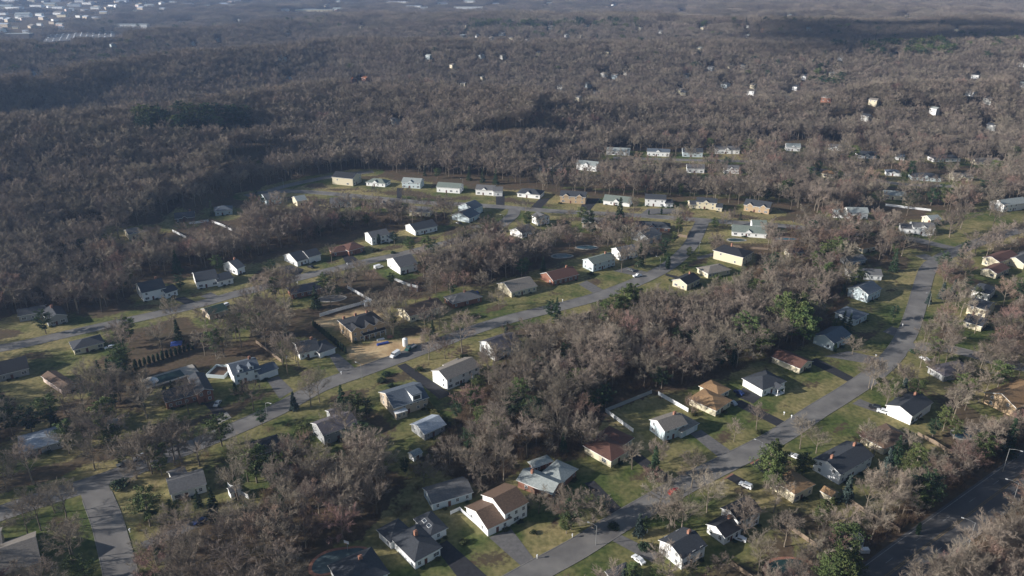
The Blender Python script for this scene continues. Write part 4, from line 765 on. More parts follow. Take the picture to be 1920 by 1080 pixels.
# covered lap pool with slide dome, deck
a,b,cc=G(292,722),G(364,700),G(283,711); 
r=thing('covered_pool','long dark green covered pool with pale paving and white dome cover','pool',a); u=(b-a); L=u.length; ang=math.atan2(u.y,u.x)
mb=MB(); mb.box(-4,-1.2,0,L+2,8.5,.35); obj('paving',mb.mesh('paving',[M_conc]),r,Vector((0,0,0)),ang)
mb=MB(); mb.box(0,0,.3,L-4,6.5,.55); obj('pool_cover',mb.mesh('pool_cover',[M_cover]),r,Vector((0,0,0)),ang)
mb=MB(); 
for k in range(4): mb.tube((0,3,.5+k*.55),(0,3,.5+(k+1)*.55),2.2*math.cos(k*.4),2.2*math.cos((k+1)*.4) if k<3 else .05,12,0,False)
obj('dome',mb.mesh('dome',[M_white]),r,Vector((0,0,0)),ang); TARG.append((a.x+L/2,a.y+4,.5,L/2,.1))
a,b,cc=G(420,710),G(438,692),G(396,702); r=thing('raised_deck','low square deck with pale railing walls and brown floor beside the colonial','deck',a)
u=b-a; ang=math.atan2(u.y,u.x); L=u.length; mb=MB(); mb.box(0,0,0,L,8,.7); obj('deck_floor',mb.mesh('deck_floor',[MR['brown']]),r,Vector((0,0,0)),ang)
mb=MB(); mb.box(-.2,-.2,0,L+.2,0,1.7); mb.box(-.2,8,0,L+.2,8.2,1.7); mb.box(-.2,0,0,0,8,1.7); mb.box(L,0,0,L+.2,8,1.7); obj('deck_rail',mb.mesh('deck_rail',[MW['pale']]),r,Vector((0,0,0)),ang); TARG.append((a.x,a.y+4,1,5,.1))
# ------------------------------------------------------------------ lamps, poles, hoop, mailboxes, site materials
def lampmesh(hh=7.6,arm=2.4):
    p=MB(); p.tube((0,0,0),(0,0,hh),.13,.09,6,0,True); q=MB(); q.tube((0,0,hh-.2),(-arm*.5,0,hh+.35),.055,.05,5); q.tube((-arm*.5,0,hh+.35),(-arm,0,hh+.5),.05,.045,5)
    l=MB(); l.box(-arm-.75,-.16,hh+.38,-arm+.05,.16,hh+.56); l.box(-arm-.6,-.12,hh+.32,-arm-.1,.12,hh+.38)
    return p.mesh('pole',[M_metal]),q.mesh('lamp_arm',[M_metal]),l.mesh('lamp_head',[M_lamp])
LM=lampmesh(); LM2=lampmesh(10,3.2)
for px,py,ang,m,lab in [(1425,862,-.5,LM,'grey street lamp at the driveway opposite the brick apron'),(1117,1022,-.4,LM,'street lamp arching over the right street near the bottom'),(502,786,2.7,LM,'street lamp on the middle street opposite the dark conifers'),(679,712,-.5,LM,'pale street lamp pole beside the sandy lot street'),(1237,506,-.6,LM,'street lamp near the white pickup lawn corner'),(1741,575,.1,LM,'street lamp on the right street beside conifers'),(945,424,-.4,LM,'street lamp by the street fork corner lawn'),(1310,475,1.5,LM,'street lamp on the middle street near the junction'),(868,352,1,LM,'street lamp on the upper street row'),(532,352,.3,LM,'street lamp at the start of the hill street'),(1815,1028,-.5,LM2,'highway lamp with pale arms among the reddish trees'),(1896,952,-.5,LM2,'highway lamp on the far side nearer the edge'),(1880,885,2.5,LM2,'highway lamp by the dark bank')]:
    p=G(px,py); r=thing('street_lamp',lab,'street lamp',p,ang,'street lamps'); 
    for nm,me in zip(('pole','lamp_arm','lamp_head'),m): obj(nm,me,r)
    TARG.append((p.x,p.y,6,1,.3))
UP=MB(); UP.tube((0,0,0),(0,0,11),.17,.12,7,0,True); UPM=UP.mesh('pole',[M_pole]); XA=MB(); XA.box(-1.2,-.06,10.1,1.2,.06,10.25); 
XA.box(-1.0,-.05,10.25,-.92,.05,10.45); XA.box(.92,-.05,10.25,1.0,.05,10.45); XAM=XA.mesh('crossarm',[M_pole]); TF=MB(); TF.tube((.4,0,8.7),(.4,0,9.7),.28,.28,8,0,True); TFM=TF.mesh('transformer',[M_metal])
for px,py,lab in [(1508,438,'wooden utility pole with crossarm right of the pool house'),(1483,440,'wooden utility pole behind the teal pool'),(1043,744,'slim utility pole inside the central wood'),(1320,640,'wooden utility pole in the reddish wood'),(885,742,'wooden pole beside the white house at the long driveway'),(540,705,'wooden pole beside the colonial garage'),(1450,432,'wooden utility pole on the upper street right end')]:
    p=G(px,py); r=thing('utility_pole',lab,'utility pole',p,.3,'utility poles'); obj('pole',UPM,r); obj('crossarm',XAM,r); obj('transformer',TFM,r)
p=G(652,1032); r=thing('basketball_hoop','white basketball hoop and board beside the kidney-shaped pool','basketball hoop',p,-.4); mb=MB(); mb.tube((0,0,0),(0,0,3.4),.08,.08,6); obj('post',mb.mesh('post',[M_metal]),r); mb=MB(); mb.box(-.9,-.3,2.9,.9,-.25,4.0); obj('backboard',mb.mesh('board',[M_white]),r)
mb=MB(); mb.tube((0,-.55,3.0),(0,-.55,3.05),.25,.25,10,0,True); obj('hoop',mb.mesh('hoop',[MR['orange']]),r)
MB_=MB(); MB_.box(-.08,-.08,0,.08,.08,1.0,0); MB_.box(-.18,-.3,1.0,.18,.3,1.4,1); MBX=MB_.mesh('mailbox',[M_trim,M_white])
for px,py,s in [(1007,1047,'by the bottom driveway'),(1073,1008,'on the lawn kerb right of the brown-roofed house driveway'),(1470,778,'on the lawn beside the columned porch house'),(1484,784,'at the kerb beside the columned porch house'),(640,702,'by the garage driveway of the cypress hedge house'),(857,500,'on the second street lawn'),(651,497,'near the red-brown stepped-roof house'),(1213,1000,'beside the bare bottom lawn'),(1055,566,'on the street by the red-brown gabled ranch'),(244,998,'on the corner street kerb'),(1692,612,'on the right street lawn edge'),(1642,670,'on the right street bend'),(558,533,'near the brick house near the grey pool')]:
    p=G(px,py); thing('mailbox',f'white mailbox post {s}','mailbox',p,rng.uniform(-.5,.5),'mailboxes along the streets',me=MBX)
def hexpile(px,py,L,W,hh,m,name,label,cat,ang):
    p=G(px,py); r=thing(name,label,cat,p,ang); mb=MB()
    for k in range(4): 
        o=.08*k; mb.box(-L/2+o,-W/2+o*.6,hh*k/4,L/2-o,W/2-o*.6,hh*(k+1)/4-.01)
    obj('stack',mb.mesh('stack',[m]),r); TARG.append((p.x,p.y,hh,L/2,.02)); return r
hexpile(718,645,6,1.6,.7,M_blue,'lumber_pile','blue-wrapped lumber pile on the sandy dirt lot','lumber pile',.5)
hexpile(714,637,4,1.2,.6,M_white,'lumber_pile','white-wrapped lumber pile beside the blue-wrapped one','lumber pile',.5)
hexpile(731,633,2.6,1.5,1.2,M_brickp,'brick_pallet','pallet of reddish bricks on the dirt lot','pallet',.4)
hexpile(886,550,7,2.6,.7,M_blue,'covered_pool','blue tarp cover beside the brick hip-roofed house','pool cover',.3)
p=G(332,652); r=thing('canopy_tent','bright blue canopy tent on the shaded lawn','tent',p,.3); mb=MB()
for s in range(4):
    a0=math.pi/4+s*math.pi/2; a1=a0+math.pi/2; mb.poly([Vector((3.6*math.cos(a0),3.6*math.sin(a0),2.2)),Vector((3.6*math.cos(a1),3.6*math.sin(a1),2.2)),Vector((0,0,3.6))])
obj('canopy_cloth',mb.mesh('canopy',[M_blue]),r)
for s in range(4):
    a0=math.pi/4+s*math.pi/2; mb=MB(); mb.tube((3.4*math.cos(a0),3.4*math.sin(a0),0),(3.4*math.cos(a0),3.4*math.sin(a0),2.25),.05,.05,5); obj('leg',mb.mesh('leg',[M_metal]),r)
TARG.append((p.x,p.y,2.5,4,.1))
p=G(690,572); r=thing('garden_shed','small round-roofed white shed at the fence corner','shed',p,.4); mb=MB(); mb.box(-2,-1.6,0,2,1.6,2.2); obj('wall',mb.mesh('wall',[M_white]),r); mb=MB()
for k in range(8):
    t0,t1=math.pi*k/8,math.pi*(k+1)/8; mb.poly([Vector((-2.1,1.7*math.cos(t0),2.21+1.0*math.sin(t0))),Vector((-2.1,1.7*math.cos(t1),2.21+1.0*math.sin(t1))),Vector((2.1,1.7*math.cos(t1),2.21+1.0*math.sin(t1))),Vector((2.1,1.7*math.cos(t0),2.21+1.0*math.sin(t0)))][::-1])
for x in (-2.1,2.1): mb.poly([Vector((x,1.7*math.cos(math.pi*k/8),2.21+math.sin(math.pi*k/8))) for k in range(9)])
obj('roof',mb.mesh('roof',[M_trim]),r); obj('door',DOOR,r,Vector((0,-1.6,0))); TARG.append((p.x,p.y,1,2.5,.05))
# ------------------------------------------------------------------ tree meshes
def rdir(d, spread, r):
    u=d.orthogonal().normalized(); w=d.cross(u); a=r.uniform(0,2*math.pi)
    return (d*math.cos(spread)+(u*math.cos(a)+w*math.sin(a))*math.sin(spread)).normalized()
def bare_tree(seed,H=14.0,spread=.62,limbs=6,sub=6,sub2=6,tw=5,tws=.022,thick=1.0,low=.3,ub=.6):
    r=random.Random(seed); tr=MB(); cr=MB()
    lean=Vector((r.uniform(-.06,.06),r.uniform(-.06,.06),1)).normalized()
    th=H*r.uniform(low,low+.1); n=3; p=Vector((0,0,-.3)); pts=[p]
    for i in range(n): p=p+lean*th/n+Vector((r.uniform(-.1,.1),r.uniform(-.1,.1),0)); pts.append(p)
    r0=.026*H*thick*.6
    for i in range(n): tr.tube(pts[i],pts[i+1],r0*(1.15-.12*i),r0*(1.15-.12*(i+1)),7)
    top=pts[-1]; leader=top+lean*H*.34
    tr.tube(top,leader,r0*.75,r0*.3,6)
    for i in range(limbs):
        f=(i+.3)/limbs; st=top.lerp(leader,f*.8) if i>1 else pts[-2].lerp(top,.6+.2*i)
        ang=spread*(1.25-.55*f)*r.uniform(.8,1.2); az=i*2.4+r.uniform(-.4,.4)
        d=Vector((math.cos(az)*math.sin(ang),math.sin(az)*math.sin(ang),math.cos(ang)))
        ln=H*(.46-.12*f)*r.uniform(.85,1.1)
        mid=st+d*ln*.5; d2=(d+Vector((0,0,.35*ub))).normalized(); end=mid+d2*ln*.5
        tr.tube(st,mid,r0*.5,r0*.3,5); tr.tube(mid,end,r0*.3,r0*.1,4)
        for j in range(sub):
            g_=(j+.6)/sub; s2=(st.lerp(mid,g_*2) if g_<.5 else mid.lerp(end,g_*2-1))
            if g_<.25: continue
            dd=rdir((d if g_<.5 else d2),r.uniform(.5,.95),r); dd=(dd+Vector((0,0,.25*ub))).normalized(); l2=ln*r.uniform(.38,.55)*(1.15-.45*g_)
            e2=s2+dd*l2; cr.tube(s2,e2,r0*.17,r0*.05,3)
            for k in range(sub2):
                q=(k+.8)/sub2; s3=s2.lerp(e2,q); d3=rdir(dd,r.uniform(.45,1.0),r); d3=(d3+Vector((0,0,.2*ub))).normalized(); l3=l2*r.uniform(.4,.6)*(1.1-.4*q)
                e3=s3+d3*l3; cr.tube(s3,e3,tws*1.8,tws,3)
                for m in range(tw):
                    q2=(m+.8)/tw; s4=s3.lerp(e3,q2); d4=rdir(d3,r.uniform(.35,.95),r); d4=(d4+Vector((0,0,.12*ub))).normalized()
                    cr.tube(s4,s4+d4*l3*r.uniform(.5,.85),tws,0,3)
    return tr,cr
def leafy(mb,c,rad,n,size,r,flat=1.0,up=.3):
    for _ in range(n):
        while True:
            q=Vector((r.uniform(-1,1),r.uniform(-1,1),r.uniform(-1,1)))
            if .25<q.length<1: break
        p=c+Vector((q.x*rad,q.y*rad,q.z*rad*flat)); a=Vector((r.gauss(0,1),r.gauss(0,1),r.gauss(0,1)+up)).normalized(); b=a.orthogonal().normalized(); w=a.cross(b)
        s=size*r.uniform(.6,1.4)
        mb.poly([p-b*s-w*s*.35,p+b*s*.2-w*s*.5,p+b*s+w*s*.2,p+w*s*.55])
def pine_tree(seed,H=14,kind='pine'):
    r=random.Random(seed); tr=MB(); cr=MB(); r0=.02*H
    tr.tube((0,0,-.3),(0,0,H*.55),r0,r0*.6,6); tr.tube((0,0,H*.55),(0,0,H*.97),r0*.6,.03,5)
    if kind=='pine':
        z=H*.22
        while z<H*.97:
            f=(z/H); R_=H*.30*math.sin(math.pi*min(1,(1.08-f)*1.05))**.8*r.uniform(.75,1.15)
            nb=5 if f<.85 else 3
            for i in range(nb):
                a=r.uniform(0,6.283); L=R_*r.uniform(.55,1.15); e=Vector((math.cos(a)*L,math.sin(a)*L,z+L*r.uniform(.05,.4)))
                s=Vector((0,0,z)); tr.tube(s,e,r0*.22,.02,3)
                for k in (.5,.78,1.0):
                    if L*k<.6 and k<1: continue
                    leafy(cr,s.lerp(e,k)+Vector((0,0,.15)),max(.5,L*.27),30,.23,r,.55,.6)
            z+=H*.062*r.uniform(.7,1.3)
    elif kind=='spruce':
        z=H*.05
        while z<H:
            f=z/H; R_=H*.22*(1-f)**.85+.12
            nb=max(4,int(11*(1-f)+3))
            for i in range(nb):
                a=r.uniform(0,6.283); L=R_*r.uniform(.7,1.12); e=Vector((math.cos(a)*L,math.sin(a)*L,z-L*.25)); s=Vector((0,0,z+.1))
                for k in (.35,.65,.95): leafy(cr,s.lerp(e,k),max(.28,L*.2),7,.24,r,.5,.4)
            z+=H*.045
    elif kind=='column':
        for i in range(60):
            z=H*(.04+.94*i/60); f=z/H; rad=H*.14*math.sin(math.pi*min(1,(f*.85+.15)))**.6
            for k in range(5):
                a=r.uniform(0,6.283); leafy(cr,Vector((math.cos(a)*rad*.6,math.sin(a)*rad*.6,z)),rad*.5+.1,7,.2,r)
    return tr,cr
def shrub_mesh(seed):
    r=random.Random(seed); cr=MB()
    for i in range(26):
        a=r.uniform(0,6.283); e=r.uniform(0,1); q=r.uniform(.2,.85)
        leafy(cr,Vector((math.cos(a)*q,math.sin(a)*q,.25+.75*e*(1-q*.6))),.42,26,.13,r,.8)
    return cr
def dense_tree(seed,H): return bare_tree(seed,H,.95,8,7,6,5,.026,1,.12)
BT=[]  # (trunk mesh, crown mesh, H)
for i,(sd,H_,spr,kw) in enumerate([(1,14,.62,{}),(2,15,.55,{}),(3,13,.72,{}),(4,16,.5,dict(low=.38)),(5,14,.66,{}),(6,12,.8,dict(low=.2))]):
    t,c=bare_tree(sd,H_,spr*1.15,8,8,8,12,.0145,.85,**kw); BT.append((t.mesh('bare_trunk',[M_bark]),c.mesh('bare_crown',[M_twig]),H_))
RT=[]
for sd in (11,12):
    t,c=bare_tree(sd,10,.85,9,8,7,11,.015,.9,.12); RT.append((t.mesh('red_trunk',[M_bark]),c.mesh('red_crown',[M_rtwig]),10))
DT=[]
for sd in (15,16):
    t,c=bare_tree(sd,12,.8,10,8,8,12,.0145,.9,.14); DT.append((t.mesh('dense_trunk',[M_bark]),c.mesh('dense_crown',[M_twig]),12))
PT={}
for k,sd,H_,m in (('pine',21,14,M_pine),('pine',22,13,M_pine),('pine',23,15,M_pine),('spruce',24,14,M_dark),('spruce',25,12,M_dark),('bluespruce',26,9,M_bluesp),('column',27,6,M_dark),('darkpine',28,14,M_dark)):
    t,c=pine_tree(sd,H_,{'bluespruce':'spruce','darkpine':'pine'}.get(k,k)); PT.setdefault(k,[]).append((t.mesh(k+'_trunk',[M_bark]),c.mesh(k+'_crown',[m]),H_))
SH=[shrub_mesh(s).mesh('shrub',[M_shrub]) for s in (31,32,33)]; SHD=[shrub_mesh(s).mesh('shrub_dark',[M_dark]) for s in (34,35)]
M_under=mat('undergrowth_twigs',(.135,.098,.068),.95,.25,.4,.12,rnd=.3,huev=.015)
# ------------------------------------------------------------------ placement
FT=np.array(FOOT); TG=np.array(TARG); DP=DRVW
POOLW=[(G(q[0],q[1]).x,G(q[0],q[1]).y,max(q[2],q[3])+1.5) for q in POOLS]+[(G(1590,1012).x,G(1590,1012).y,7),(G(330,708).x,G(330,708).y,15),(G(415,700).x,G(415,700).y,8)]
rs=np.random.RandomState(5)
def blocked(X,Y,m=1.6,road=2.5):
    """true where a trunk may not stand"""
    bad=np.zeros(len(X),bool)
    for cx,cy,ux,uy,L,W in FOOT:
        dx=X-cx; dy=Y-cy; bad|=(np.abs(dx*ux+dy*uy)<L/2+m)&(np.abs(-dx*uy+dy*ux)<W/2+m)
    for x,y,r in RP: bad|=((X-x)**2+(Y-y)**2)<(r+road)**2
    for q in DP: 
        bad|=inpoly(X,Y,q)
    for x,y,r in POOLW: bad|=((X-x)**2+(Y-y)**2)<r*r
    return bad
SC=(math.cos(R(11)),math.sin(R(11)))
def culled(X,Y,Z,Hh,seedv=1):
    """true where the crown would hide something the photo shows"""
    r=np.random.RandomState(seedv); bad=np.zeros(len(X),bool); U=r.rand(len(X))
    D=np.hypot(X,Y)
    for x,y,z,hw,keep in TG:
        d=math.hypot(x,y); m=(D<d-1)&(D>d*.6)
        if not m.any(): continue
        lat=np.abs(X*y-Y*x)/d
        zr=CAMH-(CAMH-z)*(D/d)
        m&=(lat<hw*.85+Hh*.24)&(zr<Z+Hh*1.0)&(zr>Z+Hh*.0)
        bad|=m&(U>keep)
        s_=(x-X)*SC[0]+(y-Y)*SC[1]; l_=np.abs((x-X)*SC[1]-(y-Y)*SC[0])
        bad|=(s_>1)&(s_<34)&(l_<hw*.7+3)&(U>max(keep,.72 if d<800 else .1))
    return bad
def roadcull(X,Y,Hh,keep=.45):
    r=np.random.RandomState(3); U=r.rand(len(X)); bad=np.zeros(len(X),bool); D=np.hypot(X,Y)
    for x,y,w in ROADPTS[::2]:
        d=math.hypot(x,y); m=(D<d)&(D>d*.8); lat=np.abs(X*y-Y*x)/d; zr=CAMH*(1-D/d)
        m&=(lat<Hh*.3)&(zr<Hh)&(zr>Hh*.15); bad|=m&(U>keep)
    return bad
def evtarg():
    global TG
    ex=[]
    for px,py,hh,k in EV:
        p=G(px,py); ex.append((p.x,p.y,hh*.6,2.0,.4)) if px==int(px) else None
    TG=np.array(TARG+ex)
ZONES=[ # name, polygon of bases, spacing, hmin, hmax, pRed, roadkeep
 ('in the central wood',[(850,790),(900,700),(985,655),(1080,628),(1190,615),(1300,560),(1430,560),(1560,585),(1575,610),(1500,650),(1390,690),(1290,728),(1220,722),(1130,765),(1120,800),(1090,860),(1010,862),(950,900),(880,935),(830,885),(740,860),(800,845)],5.6,13,18,.10,.8),
 ('in the reddish wood beyond the highway',[(1690,1140),(1800,1040),(1850,1000),(1960,925),(2150,800),(2300,900),(2200,1350),(1550,1350)],5.0,11,16,.35,.9),
 ('in the wood between the upper street and second street',[(480,400),(560,397),(700,402),(830,402),(850,420),(750,430),(690,425),(610,445),(530,468),(440,500),(330,512),(250,530),(180,505),(240,470),(330,455),(450,450)],6.5,11,15,.25,.8),
 ('in the wood above the brown-roofed ranches',[(790,520),(830,482),(900,455),(960,452),(1010,455),(1050,490),(1005,505),(920,530),(840,540)],6.2,12,16,.12,.8),
 ('in the left forest',[(-250,500),(0,555),(150,556),(250,545),(255,572),(130,598),(30,590),(-250,640)],6.5,12,16,.1,.8),
 ('in the shaded gardens on the left',[(-250,665),(130,640),(360,600),(520,555),(575,590),(540,680),(430,770),(180,895),(-250,1000)],8.4,12,16,.06,.7),
 ('in the gardens below the middle street',[(240,900),(480,800),(600,790),(740,860),(830,880),(790,960),(700,980),(640,1020),(560,1020),(540,1250),(250,1250)],7.2,12,17,.1,.8),
 ('in the thicket near the kidney-shaped pool',[(520,880),(700,850),(740,930),(680,1010),(560,1030),(480,960)],6.0,11,15,.3,.8),
 ('in the bottom left corner',[(-250,1000),(150,955),(190,1100),(190,1300),(-250,1300)],8.5,10,15,.1,.5),
 ('in the gardens between the two streets',[(480,560),(700,510),(860,535),(1000,545),(955,585),(760,640),(620,600)],8.6,10,14,.12,.7),
 ('in the mixed trees left of the right street',[(1380,530),(1450,450),(1520,410),(1700,430),(1690,465),(1640,500),(1560,560),(1450,575)],6.6,10,15,.22,.8),
 ('among the far right houses',[(1010,350),(1010,308),(1130,292),(1280,272),(1920,285),(2250,292),(2250,430),(1880,405),(1700,405),(1560,402),(1440,388),(1350,381),(1280,374),(1130,368),(1015,360),(960,352)],7.8,11,16,.12,.8),
 ('in the gardens right of the right street',[(1760,470),(1980,430),(2250,500),(2250,800),(1980,840),(1830,870),(1640,900),(1560,870),(1640,770),(1740,690),(1760,560)],9,9,14,.12,.65),
 ('in the lower right gardens',[(1100,1080),(1250,985),(1420,890),(1560,850),(1700,900),(1840,870),(1620,1050),(1500,1250),(1000,1250)],9.2,9,14,.2,.6),
 ('in the gardens by the upper junction',[(1000,420),(1180,415),(1300,425),(1290,470),(1190,515),(1050,500),(1010,470)],8.5,9,13,.15,.6),
 ('behind the long ranch and pale blue house',[(1430,660),(1540,600),(1590,540),(1600,560),(1530,620),(1450,690)],8,11,15,.1,.5),
 ('between the right street ranches',[(1180,820),(1230,770),(1290,800),(1380,800),(1330,860),(1180,880)],14,8,12,.2,.4),
]
EV=[(1161,431,19,'spruce'),(1150,604,13,'pine'),(1168,600,14,'pine'),(1185,592,15,'pine'),(1132,608,10,'pine'),(1195,588,12,'pine'),(1465,632,20,'pine'),(1482,645,20,'pine'),(1505,650,18,'pine'),(1490,628,18,'pine'),(1395,655,16,'pine'),(1425,668,13,'pine'),(1552,505,15,'pine'),(1566,488,13,'pine'),(1545,540,13,'pine'),(1520,560,10,'pine'),(1530,510,12,'pine'),
(975,775,13,'pine'),(960,790,11,'darkpine'),(985,790,10,'pine'),(482,905,13,'pine'),(512,915,11,'darkpine'),(532,912,11,'pine'),(528,930,8,'darkpine'),(232,708,14,'pine'),(225,725,11,'darkpine'),(245,640,11,'pine'),(230,655,9,'darkpine'),(205,750,10,'darkpine'),(215,765,9,'darkpine'),(552,768,7,'bluespruce'),(646,772,12,'spruce'),(668,782,10,'pine'),(690,785,8,'darkpine'),(657,790,9,'darkpine'),(951,633,7,'bluespruce'),(1044,602,11,'spruce'),(1033,598,9,'darkpine'),(873,468,13,'spruce'),(880,466,9,'spruce'),(800,475,10,'pine'),(815,480,9,'darkpine'),(770,470,9,'pine'),
(1437,915,13,'pine'),(1448,925,9,'pine'),(1506,893,8,'darkpine'),(1500,896,8,'pine'),(1587,940,9,'bluespruce'),(1546,978,8,'pine'),(1535,990,7,'pine'),(1560,1090,13,'pine'),(1540,1100,11,'pine'),(1585,1085,10,'pine'),(1732,955,13,'darkpine'),(1722,962,10,'pine'),(1678,868,10,'spruce'),(1715,885,10,'pine'),(1700,905,9,'pine'),(1840,865,10,'pine'),(1855,858,9,'darkpine'),(1661,888,9,'bluespruce'),(1768,808,9,'pine'),(1780,815,8,'pine'),(1748,820,7,'darkpine'),(1690,752,9,'bluespruce'),(1680,755,7,'pine'),(150,1095,9,'pine'),(165,1100,8,'pine'),(1198,1003,7,'bluespruce'),(1208,1000,5,'pine'),(1071,993,10,'darkpine'),(1062,1000,7,'pine'),(1180,1085,7,'pine'),(1165,1090,6,'bluespruce'),(1230,1100,6,'pine'),(1128,965,6,'darkpine'),
(1800,482,8,'spruce'),(1808,478,8,'darkpine'),(1770,388,13,'pine'),(1760,380,12,'darkpine'),(1745,385,11,'darkpine'),(1840,372,12,'darkpine'),(1855,372,11,'darkpine'),(1870,368,11,'darkpine'),(1900,305,13,'pine'),(1890,300,11,'pine'),(1401,293,14,'pine'),(1330,286,12,'pine'),(1600,305,13,'pine'),(1597,300,12,'pine'),(1700,330,11,'darkpine'),(1705,332,12,'darkpine'),(1690,345,10,'pine'),(1505,300,10,'pine'),(1470,372,12,'pine'),(1480,368,12,'pine'),(1460,376,10,'pine'),(1595,440,12,'darkpine'),(1588,445,11,'spruce'),(1600,448,10,'darkpine'),(1650,425,8,'darkpine'),
(797,330,8,'spruce'),(862,322,12,'pine'),(858,325,10,'darkpine'),(880,338,10,'spruce'),(905,342,10,'spruce'),(930,345,11,'spruce'),(820,335,8,'pine'),(482,328,11,'pine'),(490,398,11,'darkpine'),(398,405,10,'spruce'),(480,372,8,'spruce'),(190,455,9,'darkpine'),(145,470,9,'darkpine'),(155,475,9,'darkpine'),(130,480,8,'darkpine'),(115,495,9,'darkpine'),(105,492,9,'pine'),(340,545,8,'darkpine'),(740,458,7,'darkpine'),(712,455,6,'column'),(985,515,9,'pine'),(978,520,9,'darkpine'),(1290,480,6,'pine'),(1262,460,8,'pine'),(1340,430,7,'pine'),(1388,412,5,'spruce'),(1215,400,3,'column'),(1240,402,4,'column'),(1025,330,8,'pine'),(1038,334,8,'darkpine'),(1090,415,9,'pine'),(990,425,9,'pine'),(1250,500,7,'column'),(1300,650,9,'darkpine'),(1240,730,9,'darkpine'),(1230,725,8,'pine'),(1580,615,8,'spruce'),(1590,625,9,'spruce'),(1565,620,6,'pine'),(1565,660,4,'column'),(1810,545,7,'darkpine'),(1825,560,7,'pine'),(1765,560,8,'bluespruce'),(1785,555,8,'bluespruce'),(1905,570,11,'darkpine'),(1915,560,11,'pine'),(1735,565,6,'bluespruce'),(1712,990,4,'column'),
(10,800,13,'darkpine'),(-10,830,13,'darkpine'),(25,815,11,'pine'),(330,735,6,'spruce'),(318,745,6,'column'),(442,740,5,'column'),(455,735,5,'column'),(760,890,6,'darkpine'),(1400,545,9,'darkpine'),(1430,560,9,'pine'),(1345,545,8,'pine'),(1450,505,9,'darkpine'),(1440,520,10,'darkpine')]
EV+=[(1120,775,9,'darkpine'),(1135,768,10,'darkpine'),(1108,770,8,'pine'),(900,800,8,'pine'),(940,838,10,'pine'),(1012,775,9,'pine'),(1000,800,11,'darkpine'),(985,745,9,'pine'),(890,770,8,'pine'),(1270,650,9,'darkpine'),(1350,690,9,'darkpine'),(1060,680,8,'darkpine'),(930,720,8,'pine'),(880,850,9,'darkpine')]
_r=random.Random(99)
for (x0,y0,x1,y1,n_) in ((20,600,520,900,34),(1620,470,1900,860,26),(1160,880,1600,1070,16),(1000,420,1300,520,16),(480,510,960,640,22),(1200,300,1900,400,34),(250,850,760,1050,22),(150,440,480,560,14),(1080,560,1560,720,18),(850,700,1100,860,12),(1380,420,1620,560,14),(560,400,960,460,12)):
    for _ in range(n_): EV.append((_r.uniform(x0,x1),_r.uniform(y0,y1),_r.uniform(6,13),_r.choice(['darkpine','pine','pine','spruce'])))
evtarg()
BASE=[] # x,y,z,H,kind,zone
for zi,(nm,poly,spc,h0,h1,pr,rk) in enumerate(ZONES):
    h0*=1.2; h1*=1.25; spc*=1.06
    if zi==0: spc*=1.22; h0*=.88; h1*=.82
    if zi in (5,6): spc*=1.1; rk=.15
    if zi in (12,13,14,9,16): spc*=.9
    if zi==7: spc*=1.15
    if zi==0: rk=.6
    w=[G(*p) for p in poly]; wp=[(q.x,q.y) for q in w]; xs=[q[0] for q in wp]; ys=[q[1] for q in wp]
    nx=int((max(xs)-min(xs))/spc)+1; ny=int((max(ys)-min(ys))/spc)+1
    gx,gy=np.meshgrid(np.arange(nx),np.arange(ny)); X=min(xs)+(gx.ravel()+rs.uniform(-.45,.45,nx*ny)+.5)*spc; Y=min(ys)+(gy.ravel()+rs.uniform(-.45,.45,nx*ny)+.5)*spc
    m=inpoly(X,Y,wp); X=X[m]; Y=Y[m]; Hh=rs.uniform(h0,h1,len(X))
    bad=blocked(X,Y)|culled(X,Y,np.zeros(len(X)),Hh,zi)|roadcull(X,Y,Hh,rk)
    for x,y,hh in zip(X[~bad],Y[~bad],Hh[~bad]):
        BASE.append((x,y,0.0,hh,'red' if rs.rand()<pr else 'bare',zi))
